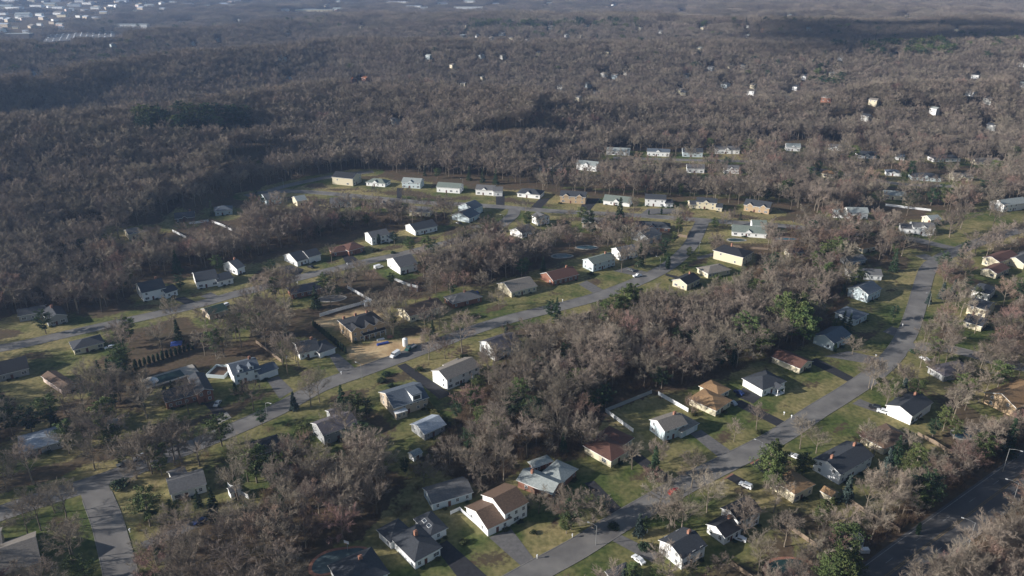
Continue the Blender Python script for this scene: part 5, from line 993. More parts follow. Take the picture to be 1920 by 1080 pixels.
# hand placed bare trees: px,py,height,kind
HAND=[(257,898,13,'bare'),(286,889,14,'bare'),(280,880,13,'bare'),(341,868,13,'bare'),(328,872,13,'bare'),(375,874,13,'bare'),(126,976,11,'bare'),(1277,998,12,'bare'),(1069,988,13,'dense'),(1060,980,9,'red'),(1236,960,12,'bare'),(1296,915,11,'bare'),(583,763,11,'bare'),(600,755,11,'bare'),
(804,674,11,'bare'),(834,673,11,'red'),(867,661,14,'bare'),(936,580,10,'bare'),(732,592,11,'bare'),(1376,828,7,'bare'),(1500,842,9,'bare'),(1530,850,8,'bare'),(1418,806,8,'bare'),(1784,664,10,'bare'),(1736,648,9,'bare'),(1732,646,9,'bare'),(1634,730,11,'bare'),(1629,728,10,'bare'),(1653,973,15,'bare'),(1658,970,14,'bare'),(1090,838,13,'dense'),(1297,775,9,'red'),(1166,510,11,'bare'),(1205,498,11,'bare'),(1341,472,10,'bare'),
(1598,664,8,'dense'),(1112,990,10,'bare'),(650,935,12,'dense'),(665,955,11,'dense'),(795,905,9,'dense'),(1115,845,8,'bare'),(1010,962,8,'bare'),(622,495,9,'bare'),(545,550,12,'bare'),(510,552,12,'bare'),(523,551,12,'bare'),(827,400,10,'red'),(1187,405,10,'bare'),(1281,420,11,'bare'),(1373,425,10,'bare'),(1362,424,9,'bare'),(985,405,9,'bare'),(1400,640,13,'bare'),(1318,700,15,'dense'),(705,375,8,'bare'),(762,378,9,'bare'),(475,770,10,'bare'),(560,690,10,'bare'),(555,680,9,'bare'),(700,600,11,'bare'),(955,640,9,'red'),(1140,700,15,'bare'),(1740,470,11,'bare'),(1780,445,16,'dense'),(1800,430,14,'bare'),(1690,480,12,'bare'),(1660,475,11,'bare'),(1860,430,13,'bare'),(1550,1045,9,'dense'),(1545,1000,8,'dense'),(1770,690,11,'bare'),(1800,720,10,'dense'),(1860,700,13,'bare'),(1875,705,12,'bare'),(1725,690,9,'bare'),(1450,960,10,'bare'),(1395,1000,11,'dense'),(1350,1075,6,'dense'),(1230,870,9,'dense'),(1220,905,7,'red'),(1620,838,8,'red'),(1185,880,8,'bare'),(1900,610,10,'bare'),(1870,640,11,'bare')]
for px,py,hh,k in HAND:
    hh*=1.45 if k!='red' else 1.2
    p=G(px,py); BASE.append((p.x,p.y,0.0,hh,k,-1))
for i in range(len(hs)-1):
    t=(hs[i+1]-hs[i]).normalized(); nn=Vector((-t.y,t.x,0))
    for q_,o0,o1,kd in ((.62,11.5,17,'bare'),(.45,10.5,13,'dense'),(.12,-12,-16,'bare'),(.3,11,15,'red')):
        if rng.random()<q_:
            q=hs[i]+t*rng.uniform(0,4)+nn*rng.uniform(o0,o1); BASE.append((q.x,q.y,0.0,rng.uniform(9,14),kd,-2))
# forest
fp=[(-500,580),(-250,572),(60,566),(150,545),(200,480),(300,408),(400,388),(490,350),(530,340),(640,320),(760,325),(900,336),(960,346),(1010,352),(1010,300),(1130,286),(1280,266),(1500,264),(1700,274),(1920,282),(2500,292)]
fw=[G(*p) for p in fp]; Y1=1750.0
fpoly=[(q.x,q.y) for q in fw]+[(1750,Y1),(-1750,Y1)]
for px in range(262,474,9):
    q=ground_hit(px,250); TG=np.vstack([TG,[q.x,q.y,q.z+9,5,.15]])
spc=7.7; xs=np.arange(-1700,1700,spc); ys=np.arange(380,Y1,spc); gx,gy=np.meshgrid(xs,ys); X=gx.ravel()+rs.uniform(-3.6,3.6,gx.size); Y=gy.ravel()+rs.uniform(-3.6,3.6,gx.size)
m=inpoly(X,Y,fpoly)&(np.abs(X)<Y*.80+90); X=X[m]; Y=Y[m]; Z=terr(X,Y); Hh=rs.uniform(15.5,20,len(X))
bad=blocked(X,Y)|culled(X,Y,Z,Hh,77)
for ci,(xs_,ys_,a_,w_) in enumerate(CR[:3]):
    dd_=Y-np.interp(X,xs_,ys_); wob=6*np.sin(X*.03+ci)+5*np.sin(X*.011+2*ci)
    bad|=(dd_>5+wob)&(dd_<(30,48,80)[ci]+wob)&(rs.rand(len(X))<.95)&(Y>np.interp(X,YBX,YBY)+75)
bad=bad

FX,FY,FZ,FH=X[~bad],Y[~bad],Z[~bad],Hh[~bad]
print('forest trees',len(FX))
# evergreens: px,py,height,kind
ARB=[]
a,b=G(588,612),G(648,662)
for k in range(15): ARB.append(a.lerp(b,k/14))
a,b=G(255,690),G(362,655)
ARB2=[a.lerp(b,k/13) for k in range(14)]
YH=[]; a,b=G(772,725),G(822,785)
for k in range(13): YH.append(a.lerp(b,k/12))
# image size ordering: the 300 largest bare trees are individual things
def psize(x,y,z,hh):
    return hh/(y*cp+(CAMH-z)*sp)
def inview(x,y,z,hh):
    u,v=P(x,y,z); u2,v2=P(x,y,z+hh); return -40<u<1960 and v2<1080 and v>-20
inv=[t for t in BASE if inview(*t[:4])]; outv=[t for t in BASE if not inview(*t[:4])]
inv.sort(key=lambda t:-(psize(*t[:4])+(9 if t[5]==-1 else 0)))
IND=inv[:298]; REST=inv[298:]+outv
print('bare individual',len(IND),'rest',len(REST))
def relation(x,y):
    best=min(LAND,key=lambda l:math.hypot(l[0]-x,l[1]-y)); dx=x-best[0]; dy=y-best[1]; d=math.hypot(dx,dy)
    if d>42: return None,d
    if len(best[2].split())>5: best=(best[0],best[1],' '.join(best[2].split()[:6]))
    if abs(dx)>abs(dy): s='on the sunlit side of' if dx<0 else 'on the shaded side of'
    else: s='behind' if dy>0 else 'in front of'
    return s+' '+best[2],d
def words_ok(s): return len(s.split())<=16
GRP={}
recs=[]
def plant(kind,x,y,z,hh,meshes,nm,desc,zone,grp,cat='tree'):
    t,c,H_=meshes; s=hh/H_
    rel,d=relation(x,y)
    loc_=rel if rel and (zone is None or zone<0 or d<22) else (ZONES[zone][0] if zone is not None and zone>=0 else (rel or 'in the far gardens'))
    r=thing(nm,'',cat,Vector((x,y,z)),rng.uniform(0,6.28),grp); sx=s*rng.uniform(.95,1.2); r.scale=(sx,sx,s)
    if t: obj('trunk',t,r)
    obj('crown',c,r)
    recs.append((r,desc,loc_,hh,cat,d)); return r
pick=0
for (x,y,z,hh,k,zi) in IND:
    pick+=1
    me={'bare':BT,'red':RT,'dense':DT}[k]; me=me[rng.randrange(len(me))]
    nm={'bare':'bare_tree','red':'reddish_tree','dense':'twiggy_tree'}[k]
    plant(k,x,y,z,hh,me,nm,{'bare':'bare grey tree','red':'reddish bare tree','dense':'dense twiggy bare tree'}[k],zi,'bare trees of the neighbourhood')
TG=np.array(TARG)
for px,py,hh,k in EV:
    hh*=1.18
    p=G(px,py); z=0.0
    if px!=int(px) and culled(np.array([p.x]),np.array([p.y]),np.zeros(1),np.array([hh]),int(px*7))[0]: continue
    if blocked(np.array([p.x]),np.array([p.y]),.5,.5)[0]:
        if (px,py) != (int(px),int(py)): continue
        p.y-=3.0
    lst=PT[k]
    plant(k,p.x,p.y,z,hh,lst[rng.randrange(len(lst))],{'pine':'pine_tree','darkpine':'dark_pine_tree','spruce':'spruce_tree','bluespruce':'blue_spruce','column':'columnar_conifer'}[k],{'pine':'green pine','darkpine':'dark green pine','spruce':'dark cone-shaped spruce','bluespruce':'blue-green spruce','column':'small columnar evergreen'}[k],None,'evergreen trees')
for lst,hh,lab in ((ARB,3.6,'clipped dark cypress in the hedge row beside the unfinished brick house'),(ARB2,4.2,'dark cypress in the shaded hedge row behind the long covered pool')):
    for p in lst:
        t,c,H_=PT['column'][0]; r=thing('hedge_cypress',lab,'tree',p,rng.uniform(0,6),'cypress hedge rows'); s=hh/H_*rng.uniform(.9,1.1); r.scale=(s*1.25,s*1.25,s); obj('trunk',t,r); obj('crown',c,r)
M_ygr=mat('yellow_green_leaves',(.10,.11,.04),.85,.3,.8,.2,c2=(.2,.18,.08),rnd=.2)
YS=shrub_mesh(40).mesh('hedge_shrub',[M_ygr])
for p in YH:
    r=thing('hedge_shrub','yellow-green shrub in the hedge beside the long dark driveway','shrub',p,rng.uniform(0,6),'yellow-green hedge row',me=YS); s=rng.uniform(1.3,1.8); r.scale=(s,s,s)
# foundation and lawn shrubs
n=0
SHR=[(226,913,3.2,1),(1000+0,1000,1.2,0),(1302,758+20,1.6,0),(787,695,2,0),(716,716,2.2,1),(724,704,2,1),(733,725,1.6,1),(1208,1028,2.2,1),(1715,662,2.2,1),(1650,715,2,0),(1424,812,1.6,0),(1210,478,2.3,1),(1200,482,1.8,0),(1108,515,2.0,0),(1030,528,1.8,0),(1258,378,2,1),(1128,380,2.6,1),(900,465,2.4,0),(705,470,2,0),(737,475,1.6,1),(1070,603,1.6,0),(1128,568,2,0),(1135,570,1.6,0),(1260,528,2,0),(1375,405,1.8,0),(1050,382,1.5,0),(1805,680,2.4,1),(1855,655,1.6,0),(870,672,2.2,0),(890,595,2.4,0),(870,1018,1.6,0),(830,792,2.4,0),(840,800,2,1),(985,955,1.4,0),(1150,990,2,1),(1590,900,1.5,0)]
for px,py,s,dk in SHR:
    p=G(px,py); lst=SHD if dk else SH; me=lst[rng.randrange(len(lst))]
    r=plant('shrub',p.x,p.y,0,s*.75,(None,me,1.0),'shrub','round dark shrub' if dk else 'round green shrub',None,'garden shrubs','shrub'); r.scale=(s,s,s*.8)
for hi,fi in enumerate([i for i in range(len(FOOT)) if FT[i,1]<560]):
    cx,cy,ux,uy,L,W=FOOT[fi]; ny=(-uy,ux); sgn=-1 if ny[1]>0 else 1
    for k in range(2):
        a=rng.uniform(-.45,.45)*L; x=cx+ux*a+sgn*ny[0]*(W/2+1.0); y=cy+uy*a+sgn*ny[1]*(W/2+1.0)
        if blocked(np.array([x]),np.array([y]),.3,.5)[0]: continue
        s=rng.uniform(.7,1.25); me=(SH+SHD)[rng.randrange(5)]
        r=plant('shrub',x,y,0,s,(None,me,1.0),'shrub','low clipped shrub',None,'foundation shrubs','shrub'); r.scale=(s,s,s*.85)
# write labels: unique where size can tell them apart, else shared inside a group
from collections import defaultdict
dd=defaultdict(list)
for rec in recs: dd[(rec[1],rec[2])].append(rec)
for (desc,loc_),lst in dd.items():
    lst.sort(key=lambda r:-r[3]); m=len(lst)
    for i,rec in enumerate(lst):
        pre=''
        if m==2: pre=('taller ','shorter ')[i]
        elif m==3: pre=('tallest ','middle-sized ','smallest ')[i]
        elif m>3: pre='tallest ' if i==0 else 'smallest ' if i==m-1 else ''
        rec[0]['label']=(pre+desc+' '+loc_)
        if not (m>3 and 0<i<m-1) and 'group' in rec[0].keys(): pass
# ------------------------------------------------------------------ woodland stuff (instanced)
def low_tree(seed,mat_t,tws=.035,limbs=6,sub=5,sub2=5,tw=4,H=14,spread=.62):
    t,c=bare_tree(seed,H,spread,limbs,sub,sub2,tw,tws,1.15); 
    mb=MB(); mb.v=t.v+c.v; mb.f=t.f+[tuple(i+len(t.v) for i in f) for f in c.f]; mb.m=[0]*len(t.f)+[1]*len(c.f)
    return mb
def proto(name,mb,mats):
    return bpy.data.objects.new(name,mb.mesh(name,mats))
def joined(tr,cr):
    mb=MB(); mb.v=tr.v+cr.v; mb.f=tr.f+[tuple(i+len(tr.v) for i in f) for f in cr.f]; mb.m=[0]*len(tr.f)+[1]*len(cr.f); return mb
def proto_coll(name,objs):
    c=bpy.data.collections.new(name)
    for i,o in enumerate(objs): o.name=f'{name}_{i:02d}'; c.objects.link(o)
    return c
def scatter(name,label,cat,pts,coll,nsel,kind='stuff'):
    """pts: list of (x,y,z,rot,scale,scalexy,id)"""
    me=bpy.data.meshes.new(name); A=np.array(pts,dtype=np.float32); me.vertices.add(len(A)); me.vertices.foreach_set('co',A[:,:3].ravel())
    for nm,typ,col in (('rot','FLOAT',3),('sc','FLOAT',4),('sxy','FLOAT',5)):
        at=me.attributes.new(nm,typ,'POINT'); at.data.foreach_set('value',A[:,col].copy())
    at=me.attributes.new('pid','INT','POINT'); at.data.foreach_set('value',A[:,6].astype(np.int32))
    o=obj(name,me,label=label,category=cat,kind=kind)
    ng=bpy.data.node_groups.new(name,'GeometryNodeTree'); ng.interface.new_socket('Geometry',in_out='INPUT',socket_type='NodeSocketGeometry'); ng.interface.new_socket('Geometry',in_out='OUTPUT',socket_type='NodeSocketGeometry')
    N=ng.nodes; L=ng.links; gi=N.new('NodeGroupInput'); go=N.new('NodeGroupOutput'); ip=N.new('GeometryNodeInstanceOnPoints'); ci=N.new('GeometryNodeCollectionInfo')
    ci.inputs['Collection'].default_value=coll; ci.inputs['Separate Children'].default_value=True; ci.inputs['Reset Children'].default_value=True
    L.new(gi.outputs[0],ip.inputs['Points']); L.new(ci.outputs[0],ip.inputs['Instance']); ip.inputs['Pick Instance'].default_value=True
    def at(nm,typ):
        a=N.new('GeometryNodeInputNamedAttribute'); a.data_type=typ; a.inputs['Name'].default_value=nm; return a
    a=at('pid','INT'); L.new(a.outputs['Attribute'],ip.inputs['Instance Index'])
    r=at('rot','FLOAT'); cx=N.new('ShaderNodeCombineXYZ'); L.new(r.outputs['Attribute'],cx.inputs[2]); L.new(cx.outputs[0],ip.inputs['Rotation'])
    s=at('sc','FLOAT'); s2=at('sxy','FLOAT'); cs=N.new('ShaderNodeCombineXYZ'); L.new(s2.outputs['Attribute'],cs.inputs[0]); L.new(s2.outputs['Attribute'],cs.inputs[1]); L.new(s.outputs['Attribute'],cs.inputs[2]); L.new(cs.outputs[0],ip.inputs['Scale'])
    L.new(ip.outputs[0],go.inputs[0]); md=o.modifiers.new('scatter','NODES'); md.node_group=ng
    return o
pm=[proto('p',joined(*bare_tree(50+i,14,.78+.05*(i%4),8,8,7,10,.024,.9,.34,.25)),[M_bark,M_rtwig if i==5 else M_twig]) for i in range(6)]
WC=proto_coll('wood_protos',pm)
pts=[]
for (x,y,z,hh,k,zi) in REST: pts.append((x,y,z,rng.uniform(0,6.28),hh/14,hh/14*rng.uniform(.85,1.1),5 if k=='red' else rng.randrange(5)))
NPT=pts
# evergreen masses in the distance
EVZ=[([(262,246),(470,240),(470,256),(262,262)],8,19,25,.75),([(560,150),(760,120),(900,105),(900,118),(760,150),(560,165)],30,17,22,.5),([(820,70),(1080,60),(1080,82),(820,85)],24,17,22,.5),([(1560,95),(1780,95),(1780,122),(1560,118)],18,23,23,.8),([(1480,120),(1560,110),(1560,180),(1480,185)],24,17,22,.6),([(1280,50),(1920,50),(1920,85),(1280,85)],34,17,22,.35),([(0,105),(320,85),(320,135),(0,150)],26,17,22,.5),([(1280,120),(1500,110),(1500,160),(1280,170)],30,17,22,.5),([(1540,158),(1580,158),(1580,180),(1540,180)],10,18,23,.9),([(640,225),(700,225),(700,240),(640,242)],14,9,12,.6),([(820,128),(860,128),(860,150),(800,150)],12,17,21,.7),([(860,50),(1200,48),(1200,66),(860,66)],20,18,24,.8),([(1000,75),(1290,70),(1290,130),(1000,150)],40,17,22,.4),([(1750,80),(1920,70),(1920,120),(1750,130)],22,17,22,.5),([(180,50),(640,40),(640,62),(180,80)],34,17,22,.6),([(1180,300),(1900,300),(1900,370),(1180,370)],24,8,12,.5)]
EP=[]
for poly,sp_,h0,h1,pr in EVZ:
    w=[ground_hit(*p) for p in poly]; wp=[(q.x,q.y) for q in w]; xs=[q[0] for q in wp]; ys=[q[1] for q in wp]
    x=min(xs)
    while x<max(xs):
        y=min(ys)
        while y<max(ys):
            if rng.random()<pr:
                a=x+rng.uniform(-.45,.45)*sp_; b=y+rng.uniform(-.45,.45)*sp_
                if bool(inpoly(a,b,wp)): EP.append((a,b,float(terr(a,b)),rng.uniform(h0,h1)))
            y+=sp_
        x+=sp_
EA=np.array(EP); bd=blocked(EA[:,0],EA[:,1])|culled(EA[:,0],EA[:,1],EA[:,2],EA[:,3],5); EA=EA[~bd]
print('far evergreens',len(EA))
ec=[proto('e',joined(*pine_tree(60+i,14,k)),[M_bark,m]) for i,(k,m) in enumerate((('pine',M_pine),('pine',M_dark),('spruce',M_dark)))]
EC=proto_coll('evergreen_protos',ec)
scatter('distant_evergreens','dark green conifers scattered as clumps through the distant woods','woodland',[(a,b,z,rng.uniform(0,6.28),hh/14,hh/14*rng.uniform(.9,1.2),rng.choice([0,1,1,2])) for a,b,z,hh in EA],EC,3)
# remove forest trees standing right on evergreens
for a,b,z,hh in zip(FX,FY,FZ,FH): pts.append((a,b,z,rng.uniform(0,6.28),hh/14,hh/14*rng.uniform(.9,1.2),5 if rng.random()<.012 else rng.randrange(5)))
scatter('bare_woodland','grey-brown mass of leafless trees rolling away behind the houses','woodland',pts,WC,6)
# far woodland: patches of many crowns
def patch(seed,size=42,nt=24):
    r=random.Random(seed); mb=MB()
    for i in range(nt):
        gx_=(i%5-2+r.uniform(-.4,.4))*size/5; gy_=(i//5-2+r.uniform(-.4,.4))*size/5; hh=r.uniform(13,21)
        t,c=bare_tree(seed*100+i,hh,.84,6,6,5,5,.055,1.2,.34,.25)
        o=len(mb.v); mb.v+=[(v[0]+gx_,v[1]+gy_,v[2]) for v in t.v]; mb.f+=[tuple(k+o for k in f) for f in t.f]; mb.m+=[0]*len(t.f)
        o=len(mb.v); mb.v+=[(v[0]+gx_,v[1]+gy_,v[2]) for v in c.v]; mb.f+=[tuple(k+o for k in f) for f in c.f]; mb.m+=[1]*len(c.f)
    return mb
pc=[proto('q',patch(70+i),[M_bark,M_twig]) for i in range(4)]
PC=proto_coll('patch_protos',pc)
size=42; PA=[]
y=Y1
while y<6500:
    x=-(y*.8+120)
    while x<(y*.8+120):
        PA.append((x+rng.uniform(-4,4),y+rng.uniform(-4,4))); x+=size
    y+=size*(1 if y<3500 else 1.25)
PA=np.array(PA); PZ=terr(PA[:,0],PA[:,1])
def culled_patch(X,Y,Z):
    bad=np.zeros(len(X),bool); D=np.hypot(X,Y)
    for x,y,z,hw,keep in TG:
        d=math.hypot(x,y)
        if d<Y1-30: continue
        m=(D<d+15)&(D>d-260); lat=np.abs(X*y-Y*x)/d; zr=CAMH-(CAMH-z)*((D+16)/d)
        bad|=m&(lat<hw+15)&(zr<Z+17)
    return bad
bad=culled_patch(PA[:,0],PA[:,1],PZ)
for x,y,z,hw,k in TG: bad|=(np.abs(PA[:,0]-x)<hw+21)&(np.abs(PA[:,1]-y)<26)&(y>Y1-50)
tw=[ (ground_hit(*p).x,ground_hit(*p).y) for p in ((-300,62),(60,62),(200,45),(260,5),(-300,3))]
intown=inpoly(PA[:,0],PA[:,1],tw)&(rs.rand(len(PA))<.7); bad|=intown
PA=PA[~bad]; PZ=PZ[~bad]; print('patches',len(PA))
scatter('far_woodland','far hazy leafless woods covering the ridges up to the horizon','woodland',[(x,y,z-.5,rng.choice([0,1.571,3.1416,4.712]),rng.uniform(.85,1.15),1.06,rng.randrange(4)) for (x,y),z in zip(PA,PZ)],PC,4)
# undergrowth / saplings at wood floors
def brush(seed):
    r=random.Random(seed); mb=MB()
    for i in range(60):
        a=r.uniform(0,6.283); q=r.uniform(0,2.2); s=Vector((math.cos(a)*q,math.sin(a)*q,-.1)); d=Vector((r.uniform(-.5,.5),r.uniform(-.5,.5),1)).normalized(); e=s+d*r.uniform(.8,2.4)
        mb.tube(s,e,.025,.012,3)
        for k in range(4):
            s2=s.lerp(e,r.uniform(.3,1)); mb.tube(s2,s2+rdir(d,r.uniform(.4,1),r)*r.uniform(.4,.9),.016,0,3)
    return mb
BC=proto_coll('brush_protos',[proto('b',brush(80+i),[M_under]) for i in range(3)])
up=[]
for zi,dens in ((0,3.0),(1,3.0),(2,4.0),(3,4.0),(7,4.5),(6,8),(10,4.5),(4,6),(15,4)):
    w=[G(*p) for p in ZONES[zi][1]]; wp=[(q.x,q.y) for q in w]; xs=[q[0] for q in wp]; ys=[q[1] for q in wp]
    x=min(xs)
    while x<max(xs):
        y=min(ys)
        while y<max(ys):
            a=x+rng.uniform(-.5,.5)*dens; b=y+rng.uniform(-.5,.5)*dens
            if rng.random()<.7 and bool(inpoly(a,b,wp)): up.append((a,b))
            y+=dens
        x+=dens
# highway bank brush
for i in range(len(hs)-1):
    t=(hs[i+1]-hs[i]).normalized(); nn=Vector((-t.y,t.x,0)); 
    for k in range(7):
        for sd in (1,-1):
            q=hs[i]+t*rng.uniform(0,4)+nn*sd*rng.uniform(9,17); up.append((q.x,q.y))
UA=np.array(up); bd=blocked(UA[:,0],UA[:,1],.5,1.0); UA=UA[~bd]; print('brush',len(UA))
scatter('undergrowth','reddish brown leafless brush on the wood floors and highway banks','undergrowth',[(a,b,0,rng.uniform(0,6.28),rng.uniform(.7,1.4),rng.uniform(.8,1.3),rng.randrange(3)) for a,b in UA],BC,3)
# bank trees: dark evergreen/bare belt on the near side of the highway
# ------------------------------------------------------------------ ground
ysr=[-400,-200,-50,40]
y=60.0
while y<15000: ysr.append(y); y+=1.7+.0062*y
ysr=np.array(ysr); nc=430; tt=np.linspace(-1,1,nc)
GX=np.outer(np.maximum(ysr,0)*1.05+230,tt); GY=np.repeat(ysr[:,None],nc,1); GZ=terr(GX,GY)
nr=len(ysr); V=np.stack([GX,GY,GZ],-1).reshape(-1,3).astype(np.float32)
I=(np.arange(nr-1)[:,None]*nc+np.arange(nc-1)[None,:]).ravel(); Fq=np.stack([I,I+1,I+nc+1,I+nc],-1).astype(np.int32)
me=bpy.data.meshes.new('ground'); me.vertices.add(len(V)); me.vertices.foreach_set('co',V.ravel()); me.loops.add(Fq.size); me.loops.foreach_set('vertex_index',Fq.ravel()); me.polygons.add(len(Fq)); me.polygons.foreach_set('loop_start',np.arange(0,Fq.size,4,dtype=np.int32)); me.polygons.foreach_set('loop_total',np.full(len(Fq),4,dtype=np.int32)); me.update(calc_edges=True)
X=V[:,0].astype(float); Y=V[:,1].astype(float); lawn=np.zeros(len(X)); near=Y<900
Xn=X[near]; Yn=Y[near]; dh=np.full(len(Xn),1e9)
for cx,cy,ux,uy,L,W in FOOT:
    if cy>900: continue
    dh=np.minimum(dh,np.hypot(Xn-cx,Yn-cy)-max(L,W)*.4)
dr=np.full(len(Xn),1e9)
for x,y,w in ROADPTS: dr=np.minimum(dr,np.hypot(Xn-x,Yn-y)-w)
def sn(x,y,s,o): return np.sin(x/s+o)*np.cos(y/s*1.3+o*2)+.5*np.sin((x+y)/s*1.9+o*3)+.35*np.sin((x*1.7-y*2.3)/s+o)
jit=sn(Xn,Yn,9,1.3)*2.5
l=np.clip((15+jit*1.3-dh)/8,0,1)*.9; l=np.maximum(l,np.clip((10+jit-dr)/5,0,1))
wood=np.zeros(len(Xn),bool)
for zi in (0,1,2,3,4,7,10,15):
    wood|=inpoly(Xn,Yn,[(G(*p).x,G(*p).y) for p in ZONES[zi][1]])
l=np.where(wood,l*np.clip((9-np.minimum(dh,dr))/6,0,1)*.8,l)
GREEN=[[(1740,395),(1900,400),(1960,425),(1850,445),(1760,470),(1730,445)],[(1020,350),(1500,380),(1500,372),(1100,352)],[(1135,775),(1225,738),(1290,775),(1215,805),(1185,812)],[(1660,990),(1720,910),(1600,930),(1590,945)],[(200,925),(330,895),(330,935),(300,960),(260,1010),(225,960)],[(1390,640),(1440,640),(1430,700),(1390,690)],[(960,930),(1000,920),(1000,960),(960,980)],[(1010,320),(1060,318),(1050,335),(1000,335)],[(1620,640),(1700,600),(1690,640),(1640,680),(1600,690)],[(1640,550),(1710,545),(1700,590),(1640,600)],[(1580,1040),(1500,990),(1480,1000),(1500,1090),(1620,1060)],[(470,585),(500,555),(480,540),(400,575),(420,640),(470,640)]]
for gp in GREEN: l=np.maximum(l,inpoly(Xn,Yn,[(G(*p).x,G(*p).y) for p in gp])*.95)
lawn[near]=l
dry=np.zeros(len(X)); sun=np.clip((Xn+60)/300,0,1)
dn=np.clip(.46+.3*sn(Xn,Yn,31,.7)+.25*sn(Xn,Yn,11,2.1),0,1)
for gp,am in (([(575,345),(640,350),(720,362),(700,372),(560,352)],1),([(1140,382),(1340,395),(1560,410),(1560,425),(1320,408),(1130,398)],.85),([(1180,985),(1260,990),(1300,1030),(1200,1020)],.9),([(980,980),(1060,980),(1090,1010),(1010,1060),(985,1020)],.8),([(1480,730),(1590,700),(1600,725),(1500,790),(1440,790)],.7),([(230,895),(400,850),(380,880),(330,905),(240,930)],.9),([(1400,425),(1500,435),(1400,470),(1330,470)],.7)):
    dn=np.where(inpoly(Xn,Yn,[(G(*p).x,G(*p).y) for p in gp]),np.maximum(dn,am),dn)
dry[near]=dn
dirt=np.zeros(len(X)); dd_=np.zeros(len(Xn))
for gp in ([(640,655),(668,645),(730,640),(790,632),(800,655),(760,662),(690,693),(672,690)],[(585,600),(690,580),(720,600),(735,625),(720,630),(640,620),(600,612)]): dd_=np.maximum(dd_,inpoly(Xn,Yn,[(G(*p).x,G(*p).y) for p in gp])*1.0)
dirt[near]=dd_
col=np.stack([lawn,dry,dirt,np.ones(len(X))],-1).astype(np.float32)
ca=me.color_attributes.new('zones','FLOAT_COLOR','POINT'); ca.data.foreach_set('color',col.ravel())
me.polygons.foreach_set('use_smooth',np.ones(len(Fq),bool))
gm=bpy.data.materials.new('ground_cover'); gm.use_nodes=True; nt=gm.node_tree; N=nt.nodes; L=nt.links; b=N['Principled BSDF']; b.inputs['Roughness'].default_value=.95; b.inputs['Specular IOR Level'].default_value=.1
at=N.new('ShaderNodeVertexColor'); at.layer_name='zones'; se=N.new('ShaderNodeSeparateColor'); L.new(at.outputs[0],se.inputs[0]); tc=N.new('ShaderNodeTexCoord')
def nz(scale,det=6):
    n_=N.new('ShaderNodeTexNoise'); n_.inputs['Scale'].default_value=scale; n_.inputs['Detail'].default_value=det; L.new(tc.outputs['Object'],n_.inputs['Vector']); return n_.outputs['Fac']
def rngn(s,a,b_,c=0,d=1):
    m_=N.new('ShaderNodeMapRange'); L.new(s,m_.inputs[0]); m_.inputs[1].default_value=a; m_.inputs[2].default_value=b_; m_.inputs[3].default_value=c; m_.inputs[4].default_value=d; return m_.outputs[0]
def mixc(f,a,b_):
    m_=N.new('ShaderNodeMix'); m_.data_type='RGBA'; 
    if isinstance(f,float): m_.inputs[0].default_value=f
    else: L.new(f,m_.inputs[0])
    for s,q in ((6,a),(7,b_)):
        if isinstance(q,tuple): m_.inputs[s].default_value=(*q,1)
        else: L.new(q,m_.inputs[s])
    return m_.outputs[2]
def math2(op,a,b_):
    m_=N.new('ShaderNodeMath'); m_.operation=op
    for s,q in ((0,a),(1,b_)):
        if isinstance(q,float): m_.inputs[s].default_value=q
        else: L.new(q,m_.inputs[s])
    m_.use_clamp=True
    return m_.outputs[0]
nA=nz(.12); nB=nz(.6,8); nC=nz(3.0,4)
litter=mixc(rngn(nB,.35,.65),(.075,.052,.036),(.135,.095,.065)); litter=mixc(rngn(nA,.35,.65),litter,(.085,.07,.045))
green=mixc(rngn(nB,.35,.65),(.042,.066,.02),(.097,.12,.038)); dryc=mixc(rngn(nB,.35,.65),(.19,.165,.075),(.32,.26,.13))
dmix=math2('ADD',se.outputs['Green'],rngn(nA,.3,.7,-.35,.35)); grass=mixc(dmix,green,dryc)
grass=mixc(rngn(nC,.55,.75,0,.35),grass,(.12,.085,.05))
lm=math2('ADD',se.outputs['Red'],rngn(nB,.3,.7,-.25,.25)); c1=mixc(rngn(lm,.3,.6),litter,grass)
dirtc=mixc(rngn(nA,.35,.65),(.36,.25,.14),(.55,.42,.25)); dirtc=mixc(rngn(nB,.5,.7,0,.35),dirtc,(.3,.17,.1)); c2=mixc(se.outputs['Blue'],c1,dirtc)
L.new(c2,b.inputs['Base Color']); bp=N.new('ShaderNodeBump'); bp.inputs['Strength'].default_value=.6; bp.inputs['Distance'].default_value=.25; L.new(nB,bp.inputs['Height']); L.new(bp.outputs[0],b.inputs['Normal'])
me.materials.append(gm); obj('ground',me,kind='structure')
# ------------------------------------------------------------------ light, sky, haze
SUN_EL, SUN_AZ = 20.0, 11.0   # light travels towards +x, slightly away from the camera
sl=bpy.data.lights.new('sun','SUN'); sl.energy=5.0; sl.angle=R(.53); sl.color=(1,.94,.86); so=bpy.data.objects.new('sun',sl); COL.objects.link(so)
d=Vector((math.cos(R(SUN_AZ))*math.cos(R(SUN_EL)),math.sin(R(SUN_AZ))*math.cos(R(SUN_EL)),-math.sin(R(SUN_EL))))
so.rotation_euler=d.to_track_quat('-Z','Y').to_euler(); so.location=(-300,0,400)
w=bpy.data.worlds.new('World'); S.world=w; w.use_nodes=True; nt=w.node_tree; bg=nt.nodes['Background']; sky=nt.nodes.new('ShaderNodeTexSky'); sky.sky_type='NISHITA'; sky.sun_disc=False
sky.sun_elevation=R(SUN_EL); sky.sun_rotation=math.atan2(-d.x,-d.y); sky.air_density=1.3; sky.dust_density=1.2; sky.ozone_density=1.5
nt.links.new(sky.outputs[0],bg.inputs[0]); bg.inputs[1].default_value=.066
M_cloud=mat('cloud_white',(.85,.86,.88),1,.02,.01,0)
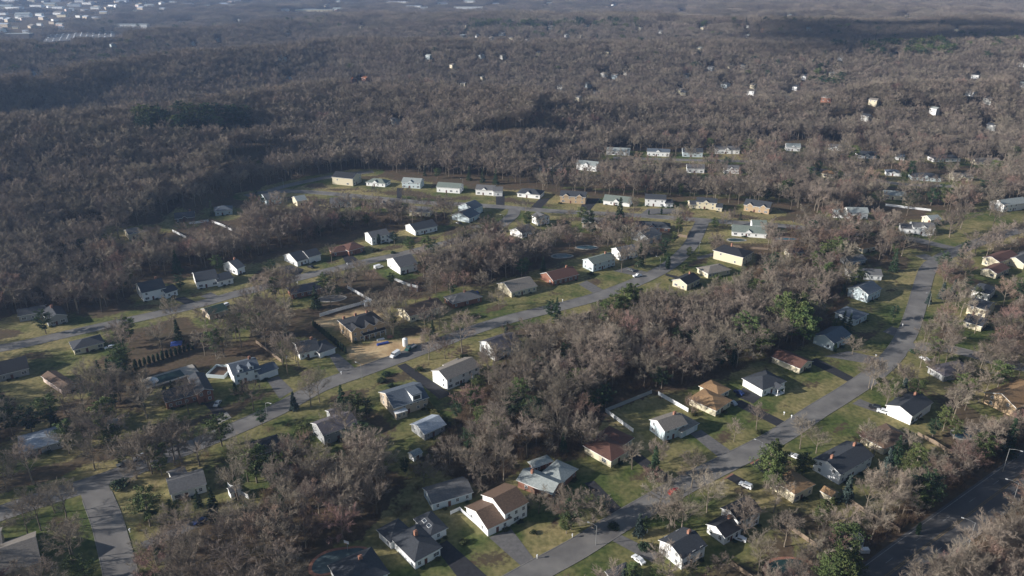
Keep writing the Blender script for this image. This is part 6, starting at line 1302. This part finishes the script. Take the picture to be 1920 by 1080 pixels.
def cloud(pxs,z,seed,n=70):
    r=random.Random(seed); w=[ground_hit(*q) for q in pxs]; poly=[(q.x,q.y) for q in w]; xs=[q[0] for q in poly]; ys=[q[1] for q in poly]
    mb=MB(); sh=-d*(z/-d.z); cx,cy=sum(xs)/len(xs)+sh.x,sum(ys)/len(ys)+sh.y; k=0; tries=0
    bm=MB()
    while k<n and tries<4000:
        tries+=1; x=r.uniform(min(xs),max(xs)); y=r.uniform(min(ys),max(ys))
        if not bool(inpoly(x,y,poly)): continue
        k+=1; R_=r.uniform(22,62); c=Vector((x+sh.x-cx,y+sh.y-cy,r.uniform(-15,25)))
        for a in range(6):
            for b in range(10):
                q=[]
                for (i,j) in ((a,b),(a,b+1),(a+1,b+1),(a+1,b)):
                    th=math.pi*i/6; ph=2*math.pi*j/10; q.append(c+Vector((math.sin(th)*math.cos(ph)*R_,math.sin(th)*math.sin(ph)*R_,math.cos(th)*R_*.45)))
                if a==0: q=[q[0],q[2],q[3]]
                elif a==5: q=q[:3]
                mb.poly(q[::-1])
    obj('cloud',mb.mesh('cloud',[M_cloud],True),None,Vector((cx,cy,z)),kind='stuff')
cloud([(1480,92),(1560,62),(1700,52),(1930,50),(2100,56),(2100,78),(1850,92),(1640,102)],3000,1,95)
hz=MB(); hz.box(-9000,-450,-8,9000,9500,190); hm=bpy.data.materials.new('haze_air'); hm.use_nodes=True; nt=hm.node_tree; nt.nodes.remove(nt.nodes['Principled BSDF']); pv=nt.nodes.new('ShaderNodeVolumePrincipled'); pv.inputs['Color'].default_value=(.38,.58,1,1); pv.inputs['Density'].default_value=.0001; pv.inputs['Anisotropy'].default_value=.2
nt.links.new(pv.outputs[0],nt.nodes['Material Output'].inputs['Volume'])
HAZE=True
if HAZE: ho=obj('haze',hz.mesh('haze',[hm]),kind='stuff')
S.cycles.volume_bounces=1 if hasattr(S.cycles,'volume_bounces') else 0
S.cycles.max_bounces=4; S.cycles.diffuse_bounces=2
S.view_settings.view_transform='Standard'; S.view_settings.look='None'; S.view_settings.exposure=0.55; S.view_settings.gamma=1
S.cycles.use_denoising=True
